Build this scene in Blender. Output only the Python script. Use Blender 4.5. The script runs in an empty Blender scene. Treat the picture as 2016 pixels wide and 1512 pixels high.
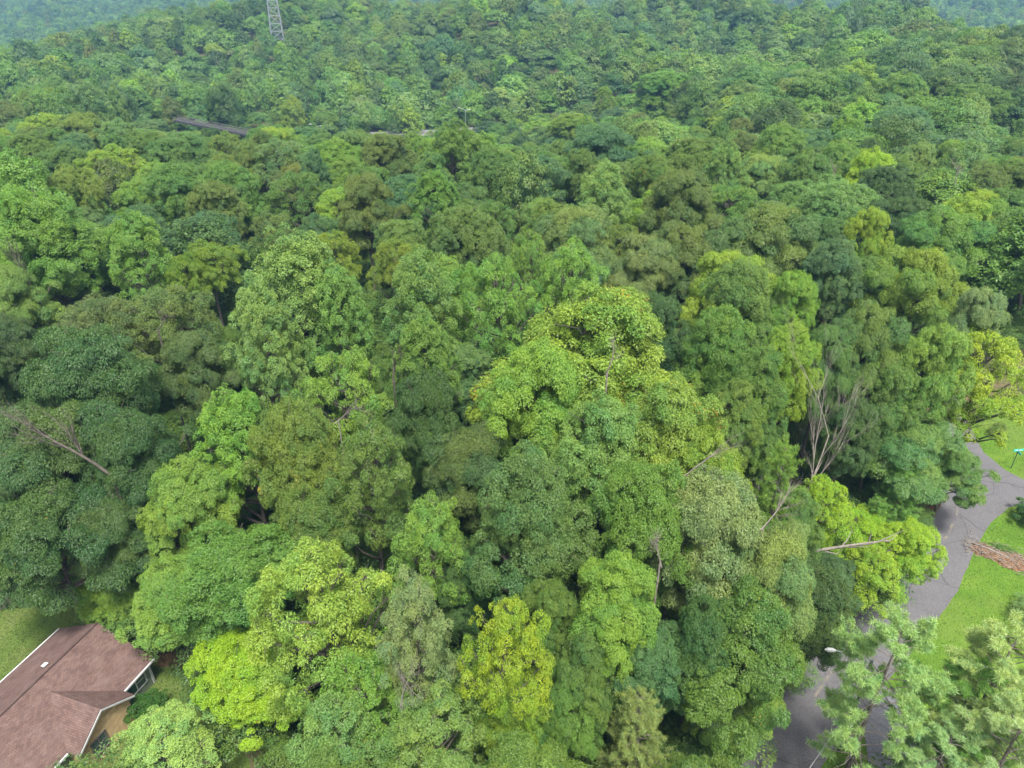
import bpy, math, random
import numpy as np
from mathutils import Vector, Matrix

# ------------------------------------------------------------------ camera, world, sun, exposure
SC = bpy.context.scene
COL = SC.collection
CAMZ, FPX = 50.0, 1400.0
PITCH = math.radians(30.0)
CP, SP = math.cos(PITCH), math.sin(PITCH)
cam_d = bpy.data.cameras.new("camera"); cam = bpy.data.objects.new("camera", cam_d); COL.objects.link(cam)
cam.location = (0, 0, CAMZ); cam.rotation_euler = (math.pi/2 - PITCH, 0, 0)
cam_d.sensor_width = 36; cam_d.lens = 36*FPX/2016; cam_d.clip_start = 0.5; cam_d.clip_end = 9000
SC.camera = cam

SUN_EL, SUN_AZ = math.radians(66), math.radians(165)        # azimuth from +Y clockwise
w = bpy.data.worlds.new("World"); SC.world = w; w.use_nodes = True
nt = w.node_tree; nt.nodes.clear()
sky = nt.nodes.new('ShaderNodeTexSky'); sky.sky_type = 'NISHITA'; sky.sun_disc = False
sky.sun_elevation = SUN_EL; sky.sun_rotation = SUN_AZ; sky.dust_density = 4.0; sky.air_density = 1.0; sky.ozone_density = 1.0
hs = nt.nodes.new('ShaderNodeHueSaturation'); hs.inputs['Saturation'].default_value = 0.25
bg = nt.nodes.new('ShaderNodeBackground'); bg.inputs['Strength'].default_value = 0.075
wo = nt.nodes.new('ShaderNodeOutputWorld')
nt.links.new(sky.outputs[0], hs.inputs['Color']); nt.links.new(hs.outputs[0], bg.inputs['Color']); nt.links.new(bg.outputs[0], wo.inputs['Surface'])
sl = bpy.data.lights.new("sun", 'SUN'); sl.energy = 1.5; sl.angle = math.radians(10); sl.color = (1.0, 0.95, 0.86)
so = bpy.data.objects.new("sun", sl); COL.objects.link(so)
sd = Vector((math.sin(SUN_AZ)*math.cos(SUN_EL), math.cos(SUN_AZ)*math.cos(SUN_EL), math.sin(SUN_EL)))
so.rotation_euler = sd.to_track_quat('Z', 'Y').to_euler(); so.location = (0, 0, 150)
SC.view_settings.view_transform = 'Standard'; SC.view_settings.look = 'None'
SC.view_settings.gamma = 1; SC.view_settings.use_curve_mapping = False
SC.view_settings.exposure = 2.38
SC.render.engine = 'CYCLES'
SC.cycles.use_denoising = True
SC.cycles.max_bounces = 6; SC.cycles.diffuse_bounces = 3; SC.cycles.glossy_bounces = 2
SC.cycles.transmission_bounces = 3; SC.cycles.volume_bounces = 1; SC.cycles.transparent_max_bounces = 4
SC.cycles.use_adaptive_sampling = True; SC.cycles.adaptive_threshold = 0.01
HAZE_DENSITY = 0.00019
HAZE_COLOR = (0.20, 0.40, 0.72)

# ------------------------------------------------------------------ terrain and projection
def ss(a, b, v):
    t = np.clip((v-a)/(b-a), 0, 1); return t*t*(3-2*t)
def terrain(X, Y):
    X = np.asarray(X, float); Y = np.asarray(Y, float)
    Ys = np.maximum(Y, 1.0); t = X/Ys
    W = ss(-0.60, -0.40, t)*(1-ss(0.02, 0.22, t))                # the highway hollow
    g = -12*ss(160, 310, Y)*(1-W) - 19*ss(146, 262, Y)*W
    crest = 3.0 + 18.0*ss(-0.62, -0.36, t)                       # rise of the slope beyond the highway
    g = g + (crest + 8*W)*ss(375, 590, Y)
    L_ = 1-ss(-0.56, -0.40, t)
    g = g - 40*ss(640, 860, Y)*(1-L_) - (17*ss(445, 570, Y)+20*ss(640, 860, Y))*L_
    g = g + (40+9*np.sin(X/260.0)+6*np.sin(X/90.0+1))*ss(880, 1500, Y) + 22*ss(1300, 1900, Y)
    g = g - 34*ss(430, 620, Y)*ss(.46, .6, t)*(1-ss(800, 1100, Y))
    g = g + 22*np.exp(-((X-230)/110)**2-((Y-330)/90)**2)*ss(150, 260, Y)    # knoll on the right
    g = g - 7*np.exp(-((X-150)/45)**2-((Y-205)/50)**2)*ss(120, 170, Y)      # hollow
    und = 2.2*np.sin(X/37.0+Y/61.0)+1.8*np.sin(X/23.0-Y/47.0+2)
    g = g + und*ss(130, 230, Y)*(1+1.2*ss(350, 600, Y))
    g = g + (5.0*np.sin((X+0.35*Y)/26.0)+3.5*np.sin((X-0.5*Y)/41.0+1.3))*ss(370, 460, Y)
    return g
def ray(px, py):
    x = (px-1008)/FPX; y = (py-756)/FPX
    return np.array([x, CP-y*SP, -(SP+y*CP)])
def on_plane(px, py, z=0.0):
    d = ray(px, py); t = (CAMZ-z)/(-d[2]); return d[0]*t, d[1]*t, t
def on_terrain(px, py, h=0.0):
    d = ray(px, py); ts = np.arange(15, 3000, 0.5)
    X, Y, Z = d[0]*ts, d[1]*ts, CAMZ+d[2]*ts
    k = np.argmax(Z < terrain(X, Y)+h)
    if Z[k] >= terrain(X[k], Y[k])+h: k = len(ts)-1
    return float(X[k]), float(Y[k]), float(ts[k])
def project(X, Y, Z):
    f = Y*CP-(Z-CAMZ)*SP; u = Y*SP+(Z-CAMZ)*CP
    return 1008+FPX*X/f, 756-FPX*u/f
def in_poly(px, py, poly):
    inside = np.zeros(np.shape(px), bool); n = len(poly); j = n-1
    for i in range(n):
        xi, yi = poly[i]; xj, yj = poly[j]
        c = ((yi > py) != (yj > py)) & (px < (xj-xi)*(py-yi)/((yj-yi) if yj != yi else 1e-9)+xi)
        inside ^= c; j = i
    return inside
def gp(pts, z=0.0):
    return [on_plane(a, b, z)[:2] for a, b in pts]

# ------------------------------------------------------------------ materials
def mat(name, col, rough=0.8, spec=0.2, metal=0.0):
    m = bpy.data.materials.new(name); m.use_nodes = True
    b = m.node_tree.nodes['Principled BSDF']
    b.inputs['Base Color'].default_value = (*col, 1); b.inputs['Roughness'].default_value = rough
    b.inputs['Specular IOR Level'].default_value = spec; b.inputs['Metallic'].default_value = metal
    return m
def mixcol(N, L, fac, a, b, blend='MIX'):
    n = N.new('ShaderNodeMix'); n.data_type = 'RGBA'; n.blend_type = blend; n.clamp_result = False
    for s, v in ((0, fac), (6, a), (7, b)):
        if isinstance(v, (int, float)): n.inputs[s].default_value = v
        elif isinstance(v, tuple): n.inputs[s].default_value = (*v, 1) if len(v) == 3 else v
        else: L.new(v, n.inputs[s])
    return n.outputs[2]
def noise(N, L, scale, detail=4, coord='Object', rough=0.6, vec=None):
    t = N.new('ShaderNodeTexNoise'); t.inputs['Scale'].default_value = scale; t.inputs['Detail'].default_value = detail
    t.inputs['Roughness'].default_value = rough
    if vec is None:
        c = N.new('ShaderNodeTexCoord'); vec = c.outputs[coord]
    L.new(vec, t.inputs['Vector']); return t.outputs['Fac']
def ramp(N, L, fac, stops):
    r = N.new('ShaderNodeValToRGB'); e = r.color_ramp.elements
    e[0].position, e[0].color = stops[0][0], (*stops[0][1], 1); e[1].position, e[1].color = stops[-1][0], (*stops[-1][1], 1)
    for p, c in stops[1:-1]:
        x = e.new(p); x.color = (*c, 1)
    L.new(fac, r.inputs[0]); return r.outputs['Color']
def bump(N, L, h, strength=0.5, dist=0.1):
    b = N.new('ShaderNodeBump'); b.inputs['Strength'].default_value = strength; b.inputs['Distance'].default_value = dist
    L.new(h, b.inputs['Height']); return b.outputs['Normal']
def noisy(name, stops, scale, rough=0.85, spec=0.15, bs=0.4, bd=0.05, fine=None):
    m = mat(name, stops[0][1], rough, spec); N, L = m.node_tree.nodes, m.node_tree.links; b = N['Principled BSDF']
    f = noise(N, L, scale, 8); c = ramp(N, L, f, stops)
    if fine:
        g = noise(N, L, fine, 3); r = ramp(N, L, g, [(0.3, (0.66,)*3), (0.7, (1.32,)*3)]); c = mixcol(N, L, 1.0, c, r, 'MULTIPLY')
        L.new(bump(N, L, g, bs, bd), b.inputs['Normal'])
    else: L.new(bump(N, L, f, bs, bd), b.inputs['Normal'])
    L.new(c, b.inputs['Base Color']); return m

def leaf_material(name, instancer=False, trans=0.34):
    m = bpy.data.materials.new(name); m.use_nodes = True; N, L = m.node_tree.nodes, m.node_tree.links; N.clear()
    out = N.new('ShaderNodeOutputMaterial')
    if instancer:
        a = N.new('ShaderNodeAttribute'); a.attribute_type = 'INSTANCER'; a.attribute_name = 'tint'; base = a.outputs['Color']
    else:
        a = N.new('ShaderNodeObjectInfo'); base = a.outputs['Color']
    v = N.new('ShaderNodeAttribute'); v.attribute_type = 'GEOMETRY'; v.attribute_name = 'leafvar'
    sep = N.new('ShaderNodeSeparateColor'); L.new(v.outputs['Color'], sep.inputs[0])
    # r: single leaf brightness, g: branch hue, b: random pick for autumn leaves
    br = N.new('ShaderNodeMapRange'); br.inputs[3].default_value = 0.72; br.inputs[4].default_value = 1.3
    L.new(sep.outputs[0], br.inputs[0])
    c = N.new('ShaderNodeVectorMath'); c.operation = 'SCALE'; L.new(base, c.inputs[0]); L.new(br.outputs[0], c.inputs['Scale'])
    hue = ramp(N, L, sep.outputs[1], [(0.0, (0.70, 0.88, 1.05)), (0.5, (1, 1, 1)), (1.0, (1.22, 1.10, 0.88))])
    col = mixcol(N, L, 1.0, c.outputs[0], hue, 'MULTIPLY')
    if not instancer:
        au = N.new('ShaderNodeAttribute'); au.attribute_type = 'OBJECT'; au.attribute_name = 'autumn'
        n = noise(N, L, 0.16, 2)
        mr = N.new('ShaderNodeMapRange'); mr.inputs[1].default_value = 0.52; mr.inputs[2].default_value = 0.66; L.new(n, mr.inputs[0])
        gt = N.new('ShaderNodeMath'); gt.operation = 'LESS_THAN'; L.new(sep.outputs[2], gt.inputs[0])
        mu = N.new('ShaderNodeMath'); mu.operation = 'MULTIPLY'; L.new(mr.outputs[0], mu.inputs[0]); L.new(au.outputs['Fac'], mu.inputs[1])
        L.new(mu.outputs[0], gt.inputs[1])
        oc = ramp(N, L, sep.outputs[0], [(0.0, (0.36, 0.12, 0.02)), (0.5, (0.44, 0.26, 0.03)), (1.0, (0.42, 0.36, 0.03))])
        col = mixcol(N, L, gt.outputs[0], col, oc)
    p = N.new('ShaderNodeBsdfPrincipled'); p.inputs['Roughness'].default_value = 0.45; p.inputs['Specular IOR Level'].default_value = 0.28
    L.new(col, p.inputs['Base Color'])
    t = N.new('ShaderNodeBsdfTranslucent'); tc = mixcol(N, L, 1.0, col, (1.25, 1.35, 0.5), 'MULTIPLY'); L.new(tc, t.inputs['Color'])
    mx = N.new('ShaderNodeMixShader'); mx.inputs[0].default_value = trans
    L.new(p.outputs[0], mx.inputs[1]); L.new(t.outputs[0], mx.inputs[2]); L.new(mx.outputs[0], out.inputs['Surface'])
    return m
M_LEAF = leaf_material('leaf'); M_FAR = leaf_material('distant_leaf', True)
M_PINEBARK = noisy('pine_bark', [(0.3, (0.085, 0.072, 0.062)), (0.7, (0.17, 0.15, 0.135))], 4.0, 0.9, 0.1, 0.6, 0.03)
M_BARK = noisy('bark', [(0.3, (0.055, 0.047, 0.039)), (0.7, (0.13, 0.115, 0.10))], 3.0, 0.9, 0.1, 0.6, 0.05)
M_DEAD = noisy('dead_wood', [(0.3, (0.12, 0.105, 0.092)), (0.7, (0.23, 0.205, 0.18))], 3.0, 0.9, 0.1, 0.5, 0.03)
M_DARKBARK = noisy('dark_bark', [(0.3, (0.022, 0.020, 0.018)), (0.7, (0.05, 0.045, 0.04))], 3.0, 0.9, 0.1, 0.6, 0.05)

# ------------------------------------------------------------------ mesh helpers
class MB:
    def __init__(s): s.v = []; s.f = []; s.n = 0
    def add(s, v, f):
        v = np.asarray(v, float).reshape(-1, 3); s.v.append(v)
        s.f += [tuple(i+s.n for i in q) for q in f]; s.n += len(v)
    def box(s, x0, x1, y0, y1, z0, z1):
        s.add([(x0,y0,z0),(x1,y0,z0),(x1,y1,z0),(x0,y1,z0),(x0,y0,z1),(x1,y0,z1),(x1,y1,z1),(x0,y1,z1)],
              [(3,2,1,0),(4,5,6,7),(0,1,5,4),(1,2,6,5),(2,3,7,6),(3,0,4,7)])
    def slab(s, top, dz):                                       # polygon (ccw from above) given depth downwards
        n = len(top); v = list(top)+[(a, b, c-dz) for a, b, c in top]
        f = [tuple(range(n)), tuple(range(2*n-1, n-1, -1))]+[(i, i+n, (i+1) % n+n, (i+1) % n) for i in range(n)]
        s.add(v, f)
    def tube(s, pts, rad, k=6, cap=True):
        pts = [np.asarray(p, float) for p in pts]; vs = []; fs = []
        for i, p in enumerate(pts):
            d = pts[min(i+1, len(pts)-1)]-pts[max(i-1, 0)]; d = d/(np.linalg.norm(d)+1e-9)
            a = np.cross(d, (0, 0, 1) if abs(d[2]) < 0.9 else (1, 0, 0)); a /= np.linalg.norm(a); b = np.cross(d, a)
            for j in range(k):
                t = 2*math.pi*j/k; vs.append(p+rad[i]*(math.cos(t)*a+math.sin(t)*b))
        for i in range(len(pts)-1):
            for j in range(k):
                fs.append((i*k+j, i*k+(j+1) % k, (i+1)*k+(j+1) % k, (i+1)*k+j))
        if cap: fs.append(tuple(range((len(pts)-1)*k, len(pts)*k))); fs.append(tuple(range(k-1, -1, -1)))
        s.add(vs, fs)
    def bar(s, a, b, r, k=4): s.tube([a, b], [r, r], k)
    def mesh(s, name, m=None, smooth=False):
        me = bpy.data.meshes.new(name); me.from_pydata(np.concatenate(s.v).tolist(), [], s.f); me.update()
        if m: me.materials.append(m)
        if smooth: me.polygons.foreach_set('use_smooth', [True]*len(me.polygons))
        return me
    def build(s, name, m, parent=None, smooth=False):
        return link(name, s.mesh(name, m, smooth), parent)
def link(name, data, parent=None):
    o = bpy.data.objects.new(name, data); COL.objects.link(o)
    if parent is not None: o.parent = parent
    return o
def tag(o, label=None, cat=None, group=None, kind=None):
    if label: o['label'] = label
    if cat: o['category'] = cat
    if group: o['group'] = group
    if kind: o['kind'] = kind
    return o
def empty(name, loc=(0, 0, 0), rz=0.0, **k):
    o = bpy.data.objects.new(name, None); COL.objects.link(o); o.location = loc; o.rotation_euler = (0, 0, rz)
    return tag(o, **k)
def norm(a): return a/(np.linalg.norm(a, axis=-1, keepdims=True)+1e-9)

# ------------------------------------------------------------------ foliage builder
def leaves_mesh(name, P, Ax, Nn, Ln, Wd, var, m):
    """one small pointed leaf per face"""
    B = norm(np.cross(Nn, Ax)); n = len(P); L_ = Ln[:, None]; W_ = Wd[:, None]
    v = np.empty((n, 3, 3))
    v[:, 0] = P+B*W_*0.62+Nn*W_*0.1; v[:, 1] = P+Ax*L_*1.15-np.array([0, 0, 1])*L_*0.12; v[:, 2] = P-B*W_*0.62+Ax*L_*0.2
    me = bpy.data.meshes.new(name); me.vertices.add(n*3); me.loops.add(n*3); me.polygons.add(n)
    me.vertices.foreach_set('co', v.reshape(-1).astype(np.float32))
    me.loops.foreach_set('vertex_index', np.arange(n*3, dtype=np.int32))
    me.polygons.foreach_set('loop_start', np.arange(0, n*3, 3, dtype=np.int32))
    me.update(calc_edges=True)
    at = me.attributes.new('leafvar', 'FLOAT_COLOR', 'FACE')
    c = np.ones((n, 4), np.float32); c[:, :3] = var; at.data.foreach_set('color', c.reshape(-1))
    me.materials.append(m)
    return me
def fib(n, rng):
    i = np.arange(n)+0.5; z = 1-2*i/n; ph = i*2.399963+rng.uniform(0, 6.28); r = np.sqrt(1-z*z)
    return np.stack([r*np.cos(ph), r*np.sin(ph), z], 1)

STY = {  # style: crown base, top (unit tree 20 m tall, 6 m radius), lobes, lobe radius, vertical stretch, clump radius, droop, fullness
 'maple':  dict(z0=6.5, z1=20, nl=62, lr=(0.9, 2.0), sv=0.82, cr=0.40, droop=0.35, zmin=-0.75, taper=0.10, fill=1.0, ls=(0.140, 0.096)),
 'poplar': dict(z0=6.0, z1=20, nl=70, lr=(0.7, 1.55), sv=1.3, cr=0.36, droop=0.15, zmin=-0.7, taper=0.30, fill=1.0, ls=(0.145, 0.110)),
 'oak':    dict(z0=7.0, z1=19.5, nl=52, lr=(1.0, 2.1), sv=0.62, cr=0.46, droop=0.55, zmin=-0.6, taper=0.0, fill=1.0, ls=(0.170, 0.076)),
 'loose':  dict(z0=6.0, z1=20, nl=95, lr=(0.55, 1.15), sv=1.0, cr=0.38, droop=0.3, zmin=-0.7, taper=0.15, fill=0.62, ls=(0.17, 0.10)),
 'dome':   dict(z0=8.0, z1=19, nl=115, lr=(0.7, 1.25), sv=0.7, cr=0.34, droop=0.2, zmin=-0.15, taper=-0.05, fill=0.9, ls=(0.15, 0.08)),
 'gum':    dict(z0=5.5, z1=20, nl=72, lr=(0.85, 1.8), sv=1.0, cr=0.42, droop=0.45, zmin=-0.8, taper=0.20, fill=1.0, ls=(0.150, 0.086)),
}
def crown_lobes(st, seed):
    s = STY[st]; rng = np.random.default_rng(seed)
    D = fib(int(s['nl']*1.25), rng); D = D[D[:, 2] > s['zmin']][:s['nl']]
    D = norm(D+rng.normal(0, 0.13, D.shape)); zc = (s['z0']+s['z1'])/2; hz = (s['z1']-s['z0'])/2
    ph = rng.uniform(0, 6.28, 4); az = np.arctan2(D[:, 1], D[:, 0])
    lump = 1+0.18*np.sin(2*az+ph[0])+0.14*np.sin(3*az+ph[1]+2*D[:, 2])+0.07*np.sin(5*D[:, 2]+ph[2]+az)
    r = rng.uniform(0.52, 1.04, len(D))*lump
    LR = rng.uniform(*s['lr'], len(D))
    rad = 6.0-LR*0.75
    C = np.empty_like(D); wz = 1-s['taper']*(D[:, 2])
    C[:, 0] = D[:, 0]*rad*r*wz; C[:, 1] = D[:, 1]*rad*r*wz
    C[:, 2] = zc+D[:, 2]*(hz-LR*s['sv']*0.8)*rng.uniform(0.86, 1.04, len(D))
    kp = rng.uniform(0, 1, len(D)) > 0.10; C, D, LR = C[kp], D[kp], LR[kp]*rng.choice([0.75, 1.0, 1.2], kp.sum())
    k = max(6, len(D)//6)                                          # a few lobes inside
    Ci = C[rng.integers(0, len(D), k)]*[0.5, 0.5, 1]+[0, 0, -0.3]
    return np.concatenate([C, Ci]), np.concatenate([LR, LR[:k]*1.1]), np.concatenate([D, D[:k]]), s
def crown_mesh(name, st, seed, dens=1.0, lscale=1.0, m=None, coh=1.0):
    C, LR, D, s = crown_lobes(st, seed); rng = np.random.default_rng(seed+77)
    hue = np.clip(rng.normal(0.5, 0.23, len(C)), 0, 1); P = []; NN = []; AX = []; VV = []
    for c, r, d, h in zip(C, LR, D, hue):
        ns = max(3, int(13.5*(r/1.2)**2*(0.5+0.5*dens)))
        q = norm(rng.normal(0, 1, (ns*3, 3))); q = q[(q@norm(d*0.8+np.array([0, 0, 0.55]))) > -0.25][:ns]; ns = len(q)
        rr = r*rng.uniform(0.66, 1.10, ns)[:, None]
        cc = c+q*rr*[1, 1, s['sv']]
        nf = max(1, int((150 if dens > .9 else 105)*s['fill']*dens*(s['cr']/0.42)**2*rng.uniform(0.7, 1.2)))
        qd = q[:, None, :]; axs = norm(q*0.75+np.array([0, 0, 0.75]))[:, None, :]           # each spray is a shallow drooping dome
        off = rng.normal(0, 1, (ns, nf, 3)); off = norm(off-axs*(off*axs).sum(-1, keepdims=True))*(rng.uniform(0, 1, (ns, nf, 1))**0.55)
        rad2 = (off**2).sum(-1, keepdims=True)
        off2 = off+axs*(0.42-0.75*rad2+rng.normal(0, 0.13, (ns, nf, 1)))
        cr = s['cr']*1.22*rng.uniform(0.7, 1.35, (ns, 1, 1))*(1.0 if dens > .5 else 1.2)
        p = cc[:, None, :]+off2*cr
        a = norm(off*1.1+qd*0.3+np.array([0, 0, -s['droop']])+rng.normal(0, 0.32, off.shape))
        nn = norm(axs*0.75+off*0.75+np.array([0, 0, 0.35])+(1-coh)*norm(d*[1, 1, .8])*1.6+rng.normal(0, 0.36*coh, off.shape)); nn = norm(nn-a*(nn*a).sum(-1, keepdims=True))
        v = np.empty((ns, nf, 3)); v[..., 0] = rng.uniform(0, 1, (ns, nf)); sub = rng.normal(0, 0.10, (ns, 1))
        v[..., 1] = np.clip(h+sub+rng.normal(0, 0.05, (ns, nf)), 0, 1); v[..., 2] = np.clip(rng.uniform(0, 1, (ns, nf))*0.7+rng.uniform(0, 0.3, (ns, 1)), 0, 1)
        P.append(p.reshape(-1, 3)); NN.append(nn.reshape(-1, 3)); AX.append(a.reshape(-1, 3)); VV.append(v.reshape(-1, 3))
    P, NN, AX, VV = map(np.concatenate, (P, NN, AX, VV)); n = len(P)
    lscale = lscale*(0.86 if dens > .9 else 1.0); Ln = s['ls'][0]*lscale*rng.uniform(0.7, 1.3, n); Wd = s['ls'][1]*lscale*rng.uniform(0.8, 1.2, n)
    return leaves_mesh(name, P, AX, NN, Ln, Wd, VV, m or M_LEAF)
def trunk_mesh(name, st, seed, limbs=34, m=None, twigs=0):
    C, LR, D, s = crown_lobes(st, seed); rng = np.random.default_rng(seed+5); b = MB()
    top = s['z1']*0.80; k = 7; zs = np.linspace(-0.5, top, k)
    wob = np.cumsum(rng.normal(0, 0.16, (k, 2)), 0); tp = [np.array([wob[i, 0]*(i > 0), wob[i, 1]*(i > 0), zs[i]]) for i in range(k)]
    tr = [0.36*(1-0.80*i/(k-1))+0.02 for i in range(k)]; b.tube([np.array([0, 0, -22.0])]+tp, [0.46]+tr, 8)
    at = lambda z: np.array([np.interp(z, zs, [p[0] for p in tp]), np.interp(z, zs, [p[1] for p in tp]), z])
    for i in rng.permutation(len(C))[:limbs]:
        c = C[i]; zb = max(s['z0']*0.8, min(top*0.97, c[2]-np.hypot(c[0], c[1])*rng.uniform(0.5, 1.0)))
        a = at(zb); mid = a*0.5+c*0.5+np.array([0, 0, -0.06*np.linalg.norm(c-a)])+rng.normal(0, 0.25, 3)
        r0 = 0.05+0.016*np.linalg.norm(c-a); b.tube([a, a*0.75+mid*0.25+rng.normal(0, .1, 3), mid, (mid+c)/2+rng.normal(0, .15, 3), c], [r0*1.3, r0, r0*0.7, r0*0.45, r0*0.2], 5, False)
        for _ in range(twigs):
            d = norm(rng.normal(0, 1, 3)+norm(c)*0.6+[0, 0, 0.7]); e = c+d*LR[i]*rng.uniform(0.8, 1.5)
            b.tube([c*0.8+mid*0.2, (c+e)/2+rng.normal(0, .12, 3), e], [0.05, 0.035, 0.012], 3, False)
    return b.mesh(name, m or M_BARK, True)
def pine_branches(seed, dense):
    rng = np.random.default_rng(seed); br = []; z = 6.5 if dense < 1 else 5.0
    while z < 19.4:
        f = (z-5)/15.0; Lb = (5.0 if dense < 1 else 3.6)*(1-f)**(0.55 if dense < 1 else 0.62)*rng.uniform(0.75, 1.1)+0.5
        nb = rng.integers(3, 5) if dense < 1 else rng.integers(5, 8)
        a0 = rng.uniform(0, 6.28)
        for j in range(nb):
            a = a0+6.283*j/nb+rng.normal(0, 0.25); L = Lb*rng.uniform(0.55, 1.15); up = 0.12+0.5*f+rng.normal(0, 0.08)
            br.append((z+rng.normal(0, .2), a, L, up))
        z += rng.uniform(0.75, 1.25)*(1.15-0.5*f) if dense < 1 else rng.uniform(0.42, 0.65)
    return br
def pine_crown(name, seed, dense=1.0, needles=34):
    rng = np.random.default_rng(seed+3); tufts = []
    for z, a, L, up in pine_branches(seed, dense):
        d = np.array([math.cos(a), math.sin(a), 0]); s = np.array([-math.sin(a), math.cos(a), 0])
        lo = 0.5 if dense < 1 else 0.34
        nsub = max(2, int(1+L*(2.4 if dense < 1 else 1.6)))
        for k in range(nsub):                                     # twigs, each a short row of tufts turned upward
            u = lo+(1.0-lo)*(k+rng.uniform(0, 1))/nsub; side = rng.choice([-1, 1])*rng.uniform(0.04, 0.26)*L*(1.15-0.6*u)
            p0 = np.array([0, 0, z])+d*L*u+s*side+np.array([0, 0, L*u*up*0.6+0.08]); tl = rng.uniform(0.35, 0.8)
            td = norm(d*0.8+s*side*0.5+np.array([0, 0, 0.35])+rng.normal(0, 0.2, 3))
            for q in range(rng.integers(4, 7)): tufts.append(p0+td*tl*q/4.0+rng.normal(0, 0.07, 3))
    for _ in range(14): tufts.append(np.array([0, 0, 19.5])+rng.normal(0, 0.35, 3))
    T = np.array(tufts); n = len(T); off = norm(rng.normal(0, 1, (n, needles, 3))+[0, 0, 0.55])
    cs = rng.uniform(0.75, 1.2, (n, 1, 1)); p = T[:, None, :]+off*0.04+rng.normal(0, 0.05, off.shape)
    P = p.reshape(-1, 3); A = norm(off+rng.normal(0, 0.15, off.shape)).reshape(-1, 3)
    NN = norm(np.cross(A, rng.normal(0, 1, A.shape))); v = np.empty((n, needles, 3)); v[..., 0] = rng.uniform(0, 1, (n, needles))
    v[..., 1] = np.clip(rng.normal(0.5, 0.2, (n, 1))+rng.normal(0, 0.05, (n, needles)), 0, 1); v[..., 2] = 0.9
    Ln = (0.27*cs*rng.uniform(0.8, 1.2, (n, needles, 1))).reshape(-1); Wd = np.full(len(Ln), 0.030)
    print(name, n*needles)
    return leaves_mesh(name, P, A, NN, Ln, Wd, v.reshape(-1, 3), M_LEAF)
def pine_trunk(name, seed, dense=1.0):
    rng = np.random.default_rng(seed+9); b = MB(); b.tube([(0, 0, -0.5), (0.05, 0, 5), (0, 0.1, 11), (0.05, 0, 16), (0, 0, 19.6)], [0.27, 0.22, 0.15, 0.08, 0.02], 8)
    for z, a, L, up in pine_branches(seed, dense):
        d = np.array([math.cos(a), math.sin(a), 0]); o = np.array([0, 0, z])
        b.tube([o, o+d*L*0.5+[0, 0, L*up*0.22], o+d*L*0.97+[0, 0, L*up*0.58]], [0.05, 0.034, 0.012], 4, False)
    for _ in range(16 if dense < 1 else 4):                         # bare snags below the crown
        z = rng.uniform(3.5, 9); a = rng.uniform(0, 6.28); L = rng.uniform(0.7, 2.8); d = np.array([math.cos(a), math.sin(a), 0])
        b.tube([(0, 0, z), np.array([0, 0, z])+d*L*0.6+rng.normal(0, .1, 3), np.array([0, 0, z+0.2])+d*L+rng.normal(0, .2, 3)], [0.04, 0.03, 0.01], 4, False)
    return b.mesh(name, M_PINEBARK, True)
def bare_tree(name, seed, H=16, spread=0.5, m=None, levels=3, r0=0.16):
    rng = np.random.default_rng(seed); b = MB()
    def grow(p, d, L, r, lv):
        n = 6 if lv == 0 else 4; pts = [p]; rad = [r]
        for i in range(n):
            d2 = norm(d+rng.normal(0, 0.055 if lv == 0 else 0.10, 3)+[0, 0, 0.08]); p = p+d2*L/n; pts.append(p); rad.append(r*(1-0.55*(i+1)/n)); d = d2
            if lv < levels and i >= (2 if lv == 0 else 0):
                for _ in range(rng.integers(1, 3)):
                    e = norm(d+rng.normal(0, spread, 3)+[0, 0, 0.15]); grow(p, e, L*rng.uniform(0.38, 0.6), rad[-1]*0.62, lv+1)
        b.tube(pts, rad, 6 if lv < 2 else 3, False)
    grow(np.array([0, 0, -0.3]), np.array([0.0, 0, 1]), H*0.62, r0, 0)
    return b.mesh(name, m or M_DEAD, True)

# prototypes (mesh data only)
PROTO = {}; MID = []
def protos():
    for st, seeds in (('maple', (11, 12)), ('poplar', (21, 22)), ('oak', (31, 32)), ('gum', (41, 42)), ('loose', (51, 52)), ('dome', (61,))):
        for i, sd_ in enumerate(seeds):
            PROTO[(st, 'near', i)] = (crown_mesh(f'crown_{st}', st, sd_, 1.0, 1.0), trunk_mesh(f'trunk_{st}', st, sd_, 40, twigs=4 if st == 'loose' else 1))
            MID.append(crown_mesh(f'middle_crown_{st}', st, sd_+100, 0.34, 1.65, M_FAR, coh=0.6))
    PROTO[('pine', 'near', 0)] = (pine_crown('crown_pine', 71, 1.0, 26), pine_trunk('trunk_pine', 71, 1.0))
    PROTO[('openpine', 'near', 0)] = (pine_crown('crown_openpine', 73, 0.8, 46), pine_trunk('trunk_openpine', 73, 0.8))
protos()

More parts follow.
